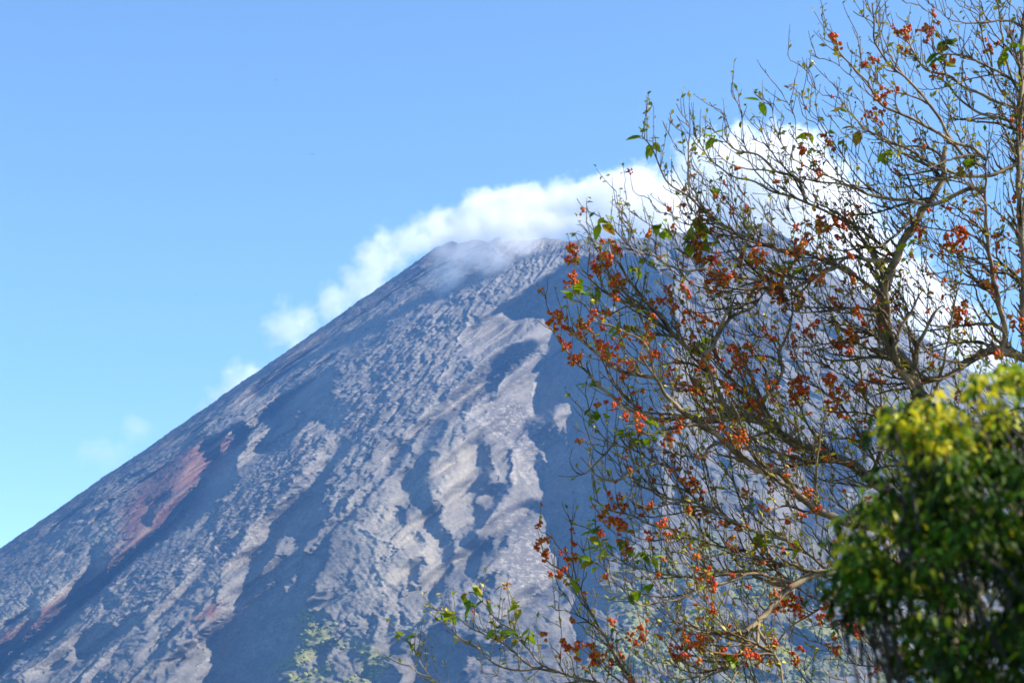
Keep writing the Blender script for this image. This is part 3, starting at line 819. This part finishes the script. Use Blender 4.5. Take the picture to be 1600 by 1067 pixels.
# filling branchlets: towards spots spread through the crown
spots = []
while len(spots) < 3400:
    x, y = rnd.uniform(680, 1640), rnd.uniform(-19, 1085)
    if not crown_m[max(0, int(y) + 20), min(1699, int(x) + 50)]:
        continue
    w = 1.0 if (1040 < x < 1480 and 330 < y < 980) else 0.62
    if y < 230: w = 0.5
    if x < 950: w = 0.38
    if x < 850: w = 0.12
    if x > 1420 and y > 700: w = 0.15
    if rnd.random() < w:
        spots.append((x, y))
for x, y in spots[:330]:                    # long arching branchlets first, raking out from the limbs to the left and up
    dxy = np.hypot(nodes[:, 0] - x, nodes[:, 1] - y)
    i = int((np.abs(dxy - rnd.uniform(80, 170)) + 1.2 * np.maximum(0, x + 45 - nodes[:, 0]) + 0.5 * np.maximum(0, y - 10 - nodes[:, 1]) + 30 * (nodes[:, 3] < 1.8)).argmin())
    if 50 < dxy[i] < 220:
        grow(i, x, y, nodes[i, 2] + rnd.uniform(-.45, .45), rnd.choice((2.8, 3.4, 4.0, 4.8)), up=0.3)
spots = spots[330:]
spots.sort(key=lambda q: nearest(*q)[1])
for x, y in spots:
    i, dd = nearest(x, y)
    if dd < 9:
        ang = rnd.uniform(-2.6, -0.5); L = rnd.uniform(22, 60)
        x, y = x + math.cos(ang) * L * 0.9, y + math.sin(ang) * L
    # leave from a point nearer the root, so that shoots rake outwards
    cand = np.argsort((nodes[:, 0] - x - 14) ** 2 + (nodes[:, 1] - y - 20) ** 2 + rnd.uniform(0, 200))[:1]
    i = int(cand[0])
    if math.hypot(nodes[i, 0] - x, nodes[i, 1] - y) > 170:
        continue
    grow(i, x, y, nodes[i, 2] + rnd.uniform(-.3, .3), rnd.choice((1.4, 1.9, 2.5, 3.2, 4.2)))

# blossoms and leaf sprays seen in the photograph
BLOOM = [(893,392,3),(898,410,3),(888,432,2),(946,398,3),(968,392,2),(935,420,3),(952,428,2),(958,450,2),(972,440,2),(868,492,3),(880,512,3),(888,535,2),(895,560,3),(910,505,2),(926,528,2),(938,545,3),(955,553,2),(930,520,2),(1003,528,3),(1012,515,2),(1020,545,2),(1000,560,1),(1108,412,4),(1120,430,4),(1112,445,3),(1140,425,3),(1132,440,2),(1103,350,3),(1092,378,4),(1085,390,3),(1098,400,2),(1213,462,5),(1212,440,4),(1225,470,3),(1180,400,4),(1165,410,2),(1240,395,3),(1310,352,4),(1290,355,3),(1265,380,2),(1330,520,4),(1308,535,3),(1322,545,3),(1240,598,4),(1260,612,4),(1245,620,3),(1298,598,4),(1310,615,4),(1305,640,3),(1140,662,3),(1152,682,4),(1135,675,2),(1155,555,4),(1150,575,4),(1130,560,2),(1165,545,2),(1090,602,3),(1070,605,2),(1048,580,2),(1000,650,2),(990,655,2),(928,632,1),(950,640,1),(1025,645,1),(1040,690,2),(847,836,2),(846,868,3),(872,872,1),(890,870,2),(872,898,2),(965,790,3),(958,810,4),(970,815,3),(975,835,2),(1010,800,2),(1500,362,4),(1492,385,4),(1515,375,2),(1490,492,4),(1505,500,2),(1225,925,4),(1242,945,5),(1215,950,4),(1232,940,3),(1110,912,4),(1080,1000,4),(1090,1015,3),(1060,1020,2),(1410,48,3),(1425,52,2),(1456,40,3),(1383,150,3),(1360,105,2),(1370,182,3),(1415,76,2),(1465,105,2),(1545,70,2),(1318,68,1),(1307,62,1),(1480,95,1),(1295,222,2),(1255,230,2),(1270,270,2),(1310,470,2),(1345,485,3),(1200,520,2),(1280,440,3),(1130,610,2),(1100,580,2),(1200,600,2),(1060,660,2),(1480,760,1),(1410,895,2),(860,1000,1),(890,1010,3),(930,1030,3),(935,1015,2),(1000,1000,2),(1140,1030,3),(1175,1030,3),(1250,1030,2),(1300,1010,2),(1320,970,3),(1335,985,3),(1290,970,2),(1180,860,2),(1235,860,2),(1150,820,2),(1030,830,2),(1100,800,2),(1090,760,2),(1060,740,2),(1420,690,2),(1508,620,3),(1545,445,2),(1560,380,2),(1575,300,1),(1500,265,1),(1590,510,2),(1560,560,1),(1450,560,2),(1400,470,2),(1370,590,2),(1340,610,2),(1380,655,2),(1055,470,2),(1075,460,2),(1040,450,1),(1065,500,2),(1100,500,2),(1085,530,2),(1180,460,2),(1250,470,2),(1260,520,2),(1230,550,2),(1190,640,2),(1280,680,2),(1240,720,2),(1260,770,2),(1020,470,2),(945,480,1),(975,580,2),(960,560,2)]
LEAFY = [(940,345,5),(1006,210,3),(1015,226,4),(1110,212,4),(1030,356,6),(1040,350,4),(1090,360,6),(1080,378,6),(1105,380,4),(1082,345,4),(1122,298,4),(905,452,5),(925,455,6),(890,460,3),(995,415,4),(1010,410,3),(985,512,5),(970,508,4),(925,596,4),(938,590,3),(925,642,4),(935,650,3),(1005,652,4),(995,680,5),(1015,682,4),(980,675,3),(1090,540,4),(1082,545,3),(1186,160,2),(1226,134,2),(1310,168,4),(1318,172,3),(1342,206,3),(1376,240,4),(1385,235,3),(1262,212,3),(1290,208,3),(925,835,5),(942,850,6),(910,865,4),(985,850,5),(1000,870,6),(1022,872,3),(1015,905,2),(985,925,3),(930,880,3),(690,962,4),(706,958,3),(725,925,3),(742,918,4),(735,940,4),(760,942,3),(632,997,2),(644,994,2),(815,945,4),(782,990,4),(800,992,4),(828,985,3),(812,998,3),(765,990,2),(868,952,2),(900,912,3),(1120,1025,5),(1140,1030,4),(1245,412,6),(1238,425,5),(1432,372,4),(1425,385,3),(1480,72,4),(1470,84,4),(1478,95,3),(1520,250,3),(1512,258,3),(1585,72,4),(1575,80,3),(1330,690,4),(1345,700,3),(1185,842,4),(1205,835,3),(1250,845,3),(1500,300,3),(1600,400,4),(1560,430,3),(1200,300,2),(1160,480,3),(1180,560,4),(1110,590,4),(1040,600,3),(1370,290,3),(1430,190,3),(1500,190,3),(1575,130,3),(955,1035,3),(770,1055,3),(990,1060,3),(1010,1065,4),(1080,440,3),(1130,480,3),(1250,540,3),(1320,580,3),(1210,760,3),(1300,720,3),(1290,460,3),(1130,330,2),(1545,190,3)]
clusters, leafspots = [], []
for x, y, n in BLOOM:
    i, dd = nearest(x + 6, y + 8)
    P = grow(i, x, y, nodes[i, 2] + rnd.uniform(-.15, .15), 1.5) if dd > 5 else None
    z = nodes[i, 2]
    d0 = dirs[-1] if P is not None else np.array([-.5, -.8])
    for q in range(n):
        k = rnd.uniform(-9, 9)
        clusters.append((x + d0[0] * k + rnd.uniform(-10, 10), y + d0[1] * k + rnd.uniform(-9, 9), z + rnd.uniform(-.06, .06)))
for x, y, n in LEAFY:
    i, dd = nearest(x + 6, y + 8)
    if dd > 5:
        grow(i, x, y, nodes[i, 2] + rnd.uniform(-.1, .1), 1.4)
    leafspots.append((x, y, nodes[i, 2], n))

# finer shoots along every branch and branchlet, many of them upright spikes
fine = []
src = [(P, r, 13, 1) for P, r in branches[1:]] + [(P, r, 22, 0) for P, r in twigs]
for P, r, gap, main in src:
    L = np.linalg.norm(np.diff(P[:, :2], axis=0), axis=1).sum()
    nshoot = int(L / gap * rnd.uniform(.6, 1.1))
    for _ in range(nshoot):
        k = min(len(P) - 1, int(rnd.random() ** 1.25 * len(P)))
        p = P[k]
        if p[1] > 1100 or p[0] > 1660:
            continue
        j = max(0, k - 1); j2 = min(len(P) - 1, k + 1)
        d = P[j, :2] - P[j2, :2]; d = d / (np.linalg.norm(d) + 1e-9)
        if rnd.random() < 0.45:
            d = np.array([rnd.uniform(-.35, .25), -1.0])
        else:
            a = rnd.choice((-1, 1)) * rnd.uniform(.4, 1.1)
            d = np.array([d[0] * math.cos(a) - d[1] * math.sin(a), d[0] * math.sin(a) + d[1] * math.cos(a)])
            d[1] -= 0.25
        d /= np.linalg.norm(d)
        ln = rnd.uniform(10, 46) if not main else rnd.uniform(14, 62)
        n = max(3, int(ln / 7))
        t = np.linspace(0, 1, n)[:, None]
        q = p[:2] + d * ln * t + np.array([0, -0.22]) * ln * t ** 2 + np.array([[rnd.gauss(0, .45), rnd.gauss(0, .45)] for _ in range(n)]) * (t > 0)
        z = p[2] + rnd.uniform(-.12, .12) * t
        fine.append(np.concatenate([q, z], 1))

def jit(P):
    return np.array([w3d(p) for p in P])
bo_v = Vector(base)
def local(a):
    return np.asarray(a) - np.array(bo_v)

for bi, (P, r) in enumerate(branches):
    tb = Tubes(); tb.add(local(jit(P)), r * PXM, 8 if r.max() > 4 else 6)
    if bi == 0:
        e = np.array(at(P[-1, 0], P[-1, 1], TD + P[-1, 2]))
        tb.add(local(np.array([e + (0, 0, .05), [e[0], e[1], e[2] * .5], [e[0] + .02, e[1], .12], [e[0] + .02, e[1], -.1]])), np.array([15, 17, 22, 30]) * PXM * .9, 8)
    tb.build('trunk' if bi == 0 else 'branch', bark, tree)
order = sorted(range(len(twigs)), key=lambda k: -len(twigs[k][0]) * twigs[k][1].max())
big = set(order[:218])
rest = Tubes()
for k, (P, r) in enumerate(twigs):
    if k in big:
        tb = Tubes(); tb.add(local(jit(P)), r * PXM, 5); tb.build('branchlet', twig_bark, tree)
    else:
        rest.add(local(jit(P)), r * PXM, 4)
for q in fine:
    rest.add(local(jit(q)), np.linspace(.85, .45, len(q)) * PXM, 3)
tag(rest.build('twig', twig_bark, tree), kind='stuff')

# small leaves and buds along the fine shoots
LV, LF = leaf_arrays(1.0, 0.28, n=2)
sv, sf, sn = [], [], 0
for q in fine:
    for p in q[1:]:
        for _ in range(rnd.choice((0, 0, 1, 1, 2))):
            s = rnd.uniform(4.5, 13) * PXM
            c = local(w3d(p)) + np.array([rnd.gauss(0, 1), rnd.gauss(0, 1), rnd.gauss(0, 1)]) * PXM * 1.2
            M = rot(rnd.uniform(-.6, 1.3), rnd.uniform(-1, 1), rnd.uniform(0, 6.28))
            sv.append((LV * s) @ M.T + c); sf.append(LF + sn); sn += len(LV)
tag(mesh_obj('small_leaf', np.concatenate(sv), np.concatenate(sf), M_small, tree), kind='stuff')

# large leaves: each its own part
leaf_me = []
for k in range(6):
    v, f = leaf_arrays(1.0, rnd.uniform(.25, .33), rnd.uniform(.1, .5), rnd.uniform(.1, .45), 4)
    o = mesh_obj('leaf', v, f, M_yellow if k == 5 else M_leaf); leaf_me.append(o.data); bpy.data.objects.remove(o)
nleaf = 0
for x, y, z, n in leafspots:
    for q in range(n):
        if nleaf >= 298:
            break
        k = rnd.randrange(6) if rnd.random() < .45 else rnd.randrange(5)
        o = bpy.data.objects.new('leaf', leaf_me[k]); COL.objects.link(o); o.parent = tree
        p = w3d((x + rnd.uniform(-7, 7), y + rnd.uniform(-7, 7), z + rnd.uniform(-.04, .04)))
        o.location = local(p)
        o.rotation_euler = (rnd.uniform(-1.1, .5), rnd.uniform(-.6, .6), rnd.uniform(0, 6.28))
        s = rnd.uniform(15, 29) * PXM
        o.scale = (s, s, s)
        nleaf += 1

# blossom clusters: little bells, red above and yellow at the mouth
def blossom(seed):
    r = random.Random(seed)
    bm = bmesh.new()
    for k in range(r.randint(5, 8)):
        g = bmesh.ops.create_icosphere(bm, subdivisions=1, radius=1.0)
        ax, ln = r.uniform(.24, .34), r.uniform(.30, .42)
        M = rot(r.uniform(-.7, .7), r.uniform(-.7, .7), r.uniform(0, 6.28))
        off = np.array([r.uniform(-.62, .62), r.uniform(-.5, .5), r.uniform(-.6, .6)])
        for w in g['verts']:
            c = np.array([w.co.x * ax * (1.25 if w.co.z < 0 else .8), w.co.y * ax * (1.25 if w.co.z < 0 else .8), w.co.z * ln])
            w.co = Vector(M @ c + off)
        vs = set(g['verts'])
        zs = off[2] - 0.12
        for fa in bm.faces:
            if fa.verts[0] in vs:
                fa.material_index = 1 if fa.calc_center_median().z < zs else 0
                fa.smooth = True
    me = bpy.data.meshes.new('blossom'); bm.to_mesh(me); bm.free()
    me.materials.append(M_petal); me.materials.append(M_base)
    return me
blo = [blossom(s) for s in range(7)]
rnd.shuffle(clusters)
for x, y, z in clusters[:300]:
    o = bpy.data.objects.new('blossom', blo[rnd.randrange(7)]); COL.objects.link(o); o.parent = tree
    o.location = local(w3d((x, y, z)))
    o.rotation_euler = (rnd.uniform(-.4, .4), rnd.uniform(-.4, .4), rnd.uniform(0, 6.28))
    s = rnd.uniform(6.8, 11.5) * PXM; o.scale = (s, s, s)
# the rest of the blossom, smaller and deeper in the crown
xs, fs, mi, n0 = [], [], [], 0
extra = clusters[300:]
for x, y, n in BLOOM:
    if n >= 2:
        i, dd = nearest(x, y)
        for q in range(n + 1):
            a = rnd.uniform(0, 6.28); k = rnd.uniform(5, 17)
            j, dd = nearest(x + math.cos(a) * k, y + math.sin(a) * k)
            extra.append((nodes[j, 0] + rnd.uniform(-4, 4), nodes[j, 1] - rnd.uniform(0, 6), nodes[j, 2]))
for q in rnd.sample([q for q in fine if not (q[-1][1] < 260 or q[-1][0] < 840) or rnd.random() < .2], 480):
    extra.append(tuple(q[-1]))
for x, y, z in extra:
    me = blo[rnd.randrange(7)]
    v = np.empty(len(me.vertices) * 3); me.vertices.foreach_get('co', v)
    s = rnd.uniform(5.0, 9.0) * PXM
    M = rot(rnd.uniform(-.4, .4), rnd.uniform(-.4, .4), rnd.uniform(0, 6.28))
    xs.append((v.reshape(-1, 3) * s) @ M.T + local(w3d((x, y, z))))
    f = np.empty(len(me.polygons) * 3, dtype=np.int32); me.polygons.foreach_get('vertices', f)
    fs.append(f.reshape(-1, 3) + n0); n0 += len(me.vertices)
    w = np.empty(len(me.polygons), dtype=np.int32); me.polygons.foreach_get('material_index', w); mi.append(w)
o = mesh_obj('distant_blossom', np.concatenate(xs), np.concatenate(fs), M_petal, tree)
o.data.materials.append(M_base); o.data.polygons.foreach_set('material_index', np.concatenate(mi)); tag(o, kind='stuff')

# ------------------------------------------------------------------ the leafy shrub close by
BD = 4.5
BK = BD / 6.0
dark_bark, dbt, dbb = material('dark_bark'); dbb.inputs['Base Color'].default_value = (0.035, 0.028, 0.018, 1); dbb.inputs['Roughness'].default_value = .85
shrub = bpy.data.objects.new('leafy_shrub', None); COL.objects.link(shrub)
sb = at(1620, 900, BD); sb.z = 0
shrub.location = sb
tag(shrub, 'dense green and yellow leafed shrub in the lower right corner in front of the tree', 'shrub')
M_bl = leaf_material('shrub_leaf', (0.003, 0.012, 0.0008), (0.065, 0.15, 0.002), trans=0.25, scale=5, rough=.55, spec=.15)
M_by = leaf_material('shrub_lit_yellow_leaf', (0.30, 0.44, 0.006), (0.66, 0.56, 0.015), trans=0.35, scale=5)
SH = [(1300,925),(1335,890),(1342,850),(1355,805),(1390,770),(1385,720),(1400,665),(1440,640),(1500,655),(1520,610),(1560,590),(1610,575),(1700,560),(1850,545),(2050,580),(2200,700),(2250,1000),(2150,1400),(1800,1650),(1500,1500),(1420,1300),(1395,1067),(1375,975),(1310,950)]
sh = np.array(SH, dtype=float)
def in_sh(x, y):
    c = False
    for i in range(len(sh)):
        (xa, ya), (xb, yb) = sh[i], sh[(i + 1) % len(sh)]
        if (ya > y) != (yb > y) and x < (xb - xa) * (y - ya) / (yb - ya) + xa:
            c = not c
    return c
def edge_d(x, y):
    a = sh; b = np.roll(sh, -1, 0); p = np.array([x, y]); ab = b - a
    t = np.clip(((p - a) * ab).sum(1) / ((ab ** 2).sum(1) + 1e-9), 0, 1)
    return np.linalg.norm(a + ab * t[:, None] - p, axis=1).min()
GAPS = [(1432,938,30,16),(1530,945,40,22),(1505,650,14,26),(1375,1000,16,30),(1450,1055,20,10)]
sloc = np.array(sb)
stems = Tubes()
hubs = []
while len(hubs) < 760:
    x, y = rnd.uniform(1260, 2250), rnd.uniform(420, 1600)
    if not in_sh(x, y) or (x > 1700 and rnd.random() < .35) or (y > 1150 and rnd.random() < .5):
        continue
    e_ = edge_d(x, y)
    th = min(1.0, e_ / 170.0)
    dz = rnd.uniform(-1, 1) * (0.16 + 0.75 * math.sqrt(th)) * BK
    x += rnd.gauss(0, 13); y += rnd.gauss(0, 11)
    if any(((x - a) / c) ** 2 + ((y - b) / d) ** 2 < 1.2 for a, b, c, d in GAPS):
        continue
    if e_ < 150 and float(vnoise(np.array(x / 62.0), np.array(y / 50.0), 5)) > 0.22:
        continue
    hubs.append((x, y, dz, e_))
for k in range(16):                        # stray shoots that break the outline
    ex, ey = [(1300,925),(1335,890),(1350,810),(1390,740),(1400,665),(1440,640),(1500,655),(1525,605),(1560,590),(1470,645),(1370,790),(1320,905),(1345,960),(1410,650),(1580,585),(1340,850)][k]
    a = rnd.uniform(-2.8, -1.6); dz = rnd.uniform(-.25, .2)
    for q in range(rnd.randint(2, 4)):
        hubs.append((ex + math.cos(a) * q * 9 + rnd.uniform(-4, 4), ey + 8 + math.sin(a) * q * 9, dz, 10))
lv, lf = leaf_arrays(1.0, 0.23, 0.25, 0.35, 3)
cand = []
for x, y, dz, e_ in hubs:
    h = np.array(at(x, y, BD + dz))
    for k in range(rnd.randint(60, 90) if e_ != 10 else rnd.randint(10, 22)):
        th, ph = rnd.uniform(0, 6.28), rnd.uniform(-.9, .9)
        rr_ = rnd.uniform(.01, .08) * BK
        off = np.array([math.cos(th) * math.cos(ph), math.sin(th) * math.cos(ph), math.sin(ph)])
        c = h + off * rr_
        s = rnd.uniform(10, 23) * BD / FPX
        M = rot(rnd.uniform(-1.0, -.05), rnd.uniform(-.7, .7), th - math.pi / 2 + rnd.uniform(-.6, .6))
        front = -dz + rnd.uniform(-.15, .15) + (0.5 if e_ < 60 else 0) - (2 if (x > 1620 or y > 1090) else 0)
        top = e_ < 75 and (in_sh(x, y + 90) and not in_sh(x, y - 80))  # yellow leaves crowd the upper edge, painting in its sunlit top
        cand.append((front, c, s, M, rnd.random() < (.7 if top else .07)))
cand.sort(key=lambda q: -q[0])
meshes = []
for m in (M_bl, M_by):
    o = mesh_obj('leaf', lv, lf, m); meshes.append(o.data); bpy.data.objects.remove(o)
from mathutils import Matrix
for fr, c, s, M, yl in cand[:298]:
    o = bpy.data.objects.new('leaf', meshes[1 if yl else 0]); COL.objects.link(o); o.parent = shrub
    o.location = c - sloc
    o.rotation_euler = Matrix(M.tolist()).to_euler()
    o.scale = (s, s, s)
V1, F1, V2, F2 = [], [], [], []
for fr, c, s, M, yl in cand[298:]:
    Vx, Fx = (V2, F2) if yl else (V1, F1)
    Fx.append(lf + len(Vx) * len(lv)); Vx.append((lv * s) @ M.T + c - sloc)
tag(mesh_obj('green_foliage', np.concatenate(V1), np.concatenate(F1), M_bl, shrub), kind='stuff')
tag(mesh_obj('lit_yellow_foliage', np.concatenate(V2), np.concatenate(F2), M_by, shrub), kind='stuff')
for k in range(6):
    g0 = np.array([sb.x + rnd.uniform(-.12, .12), sb.y + rnd.uniform(-.12, .12), -0.05])
    x, y, dz, e_ = hubs[rnd.randrange(len(hubs))]
    e1 = np.array(at(x, y, BD + dz))
    m1 = g0 * .45 + e1 * .55; m1[:2] = g0[:2] * .65 + e1[:2] * .35
    tb = Tubes(); pts = catmull(np.array([g0, m1, e1]), .12)
    tb.add(pts - sloc, np.linspace(.02, .004, len(pts)) * BK, 6)
    tb.build('stem', dark_bark, shrub)
st = Tubes()
for x, y, dz, e_ in hubs:
    h = np.array(at(x, y, BD + dz)); c0 = h + np.array([rnd.uniform(.02, .16), rnd.uniform(-.1, .1), -rnd.uniform(.12, .3)])
    st.add(np.array([c0, (c0 + h) / 2 + .01, h]) - sloc, np.array([.005, .004, .0025]) * BK, 4)
tag(st.build('twig', dark_bark, shrub), kind='stuff')

# ------------------------------------------------------------------ birds far up in the sky
bird_m, bdt, bdb = material('dark_feather'); bdb.inputs['Base Color'].default_value = (0.02, 0.022, 0.028, 1); bdb.inputs['Roughness'].default_value = .8
def bird(px, py, y, span, roll, yaw, label):
    bm = bmesh.new()
    prof = [(-.5, .02, .0), (-.38, .05, .0), (-.2, .085, .01), (0, .1, .015), (.2, .085, .02), (.33, .06, .035), (.42, .055, .04), (.5, .03, .035), (.56, .006, .03)]
    rings = [[bm.verts.new((x * .55, r_ * math.cos(a * math.pi / 3) * .6, z + r_ * math.sin(a * math.pi / 3) * .55)) for a in range(6)] for x, r_, z in prof]
    for a, b in zip(rings, rings[1:]):
        for k in range(6):
            bm.faces.new((a[k], a[(k + 1) % 6], b[(k + 1) % 6], b[k]))
    bm.faces.new(rings[0]); bm.faces.new(rings[-1][::-1])
    for s in (-1, 1):                      # swept wings, two segments, and half of a forked tail
        pts = [[(.13, .04, .03), (-.09, .04, .03)], [(.17, .28, .12), (-.06, .28, .11)], [(.02, .6, .10), (-.12, .58, .09)], [(-.22, 1.0, .02), (-.25, .97, .02)]]
        up = [[bm.verts.new((x, s * y_, z + .012)) for x, y_, z in q] for q in pts]
        dn = [[bm.verts.new((x, s * y_, z - .006)) for x, y_, z in q] for q in pts]
        for k in range(3):
            for L_ in (up, dn):
                bm.faces.new((L_[k][0], L_[k + 1][0], L_[k + 1][1], L_[k][1]))
            bm.faces.new((up[k][0], up[k + 1][0], dn[k + 1][0], dn[k][0])); bm.faces.new((up[k][1], up[k + 1][1], dn[k + 1][1], dn[k][1]))
        tl = [bm.verts.new(c) for c in ((-.24, s * .01, .01), (-.24, s * .05, .01), (-.52, s * .12, .0), (-.42, s * .02, .0))]
        bm.faces.new(tl)
    bmesh.ops.recalc_face_normals(bm, faces=bm.faces)
    me = bpy.data.meshes.new('bird'); bm.to_mesh(me); bm.free(); me.materials.append(bird_m)
    o = bpy.data.objects.new('bird', me); COL.objects.link(o)
    o.location = at(px, py, y); o.scale = (span / 2,) * 3
    o.rotation_euler = (roll, rnd.uniform(-.15, .15), yaw)
    tag(o, label, 'bird', 'tiny birds in the air')
bird(488, 241.5, 85, .30, .25, 1.2, 'tiny dark bird high in the blue above the left end of the summit')
bird(431, 125, 120, .26, -.2, .9, 'tiny bird nearest the top edge in the open blue sky')
bird(305, 460.5, 110, .26, .2, 2.1, 'tiny bird in the clear sky left of the white cloud on the skyline')
bird(188, 580, 130, .26, -.1, 1.5, 'tiny bird above the faint thin wisp of cloud')
bird(128, 752.5, 130, .26, .15, 1.0, 'tiny bird low in the sky just under the faint wisp of cloud')
bird(896, 769, 60, .17, .5, 2.6, 'tiny dark bird against the shaded slope left of the lower branches')
# ------------------------------------------------------------------ air
HZ_TOP = 1760.0
hv = [(sx_, sy_, sz_) for sz_ in (-8.0, HZ_TOP) for sy_ in (GY0 - 5, GY1 + 5) for sx_ in (-GX - 5, GX + 5)]
hf = [(0, 2, 3, 1), (4, 5, 7, 6), (0, 1, 5, 4), (2, 6, 7, 3), (0, 4, 6, 2), (1, 3, 7, 5)]
hm = bpy.data.materials.new('air'); hm.use_nodes = True
ht = hm.node_tree; ht.nodes.clear()
ho = ht.nodes.new('ShaderNodeOutputMaterial'); hp = ht.nodes.new('ShaderNodeVolumePrincipled')
hp.inputs['Color'].default_value = (0.16, 0.43, 1.0, 1); hp.inputs['Density'].default_value = 4.7e-5
hp.inputs['Anisotropy'].default_value = 0.0
ht.links.new(hp.outputs[0], ho.inputs['Volume'])
haze = mesh_obj('haze', hv, hf, hm, smooth=False)
tag(haze, kind='stuff')
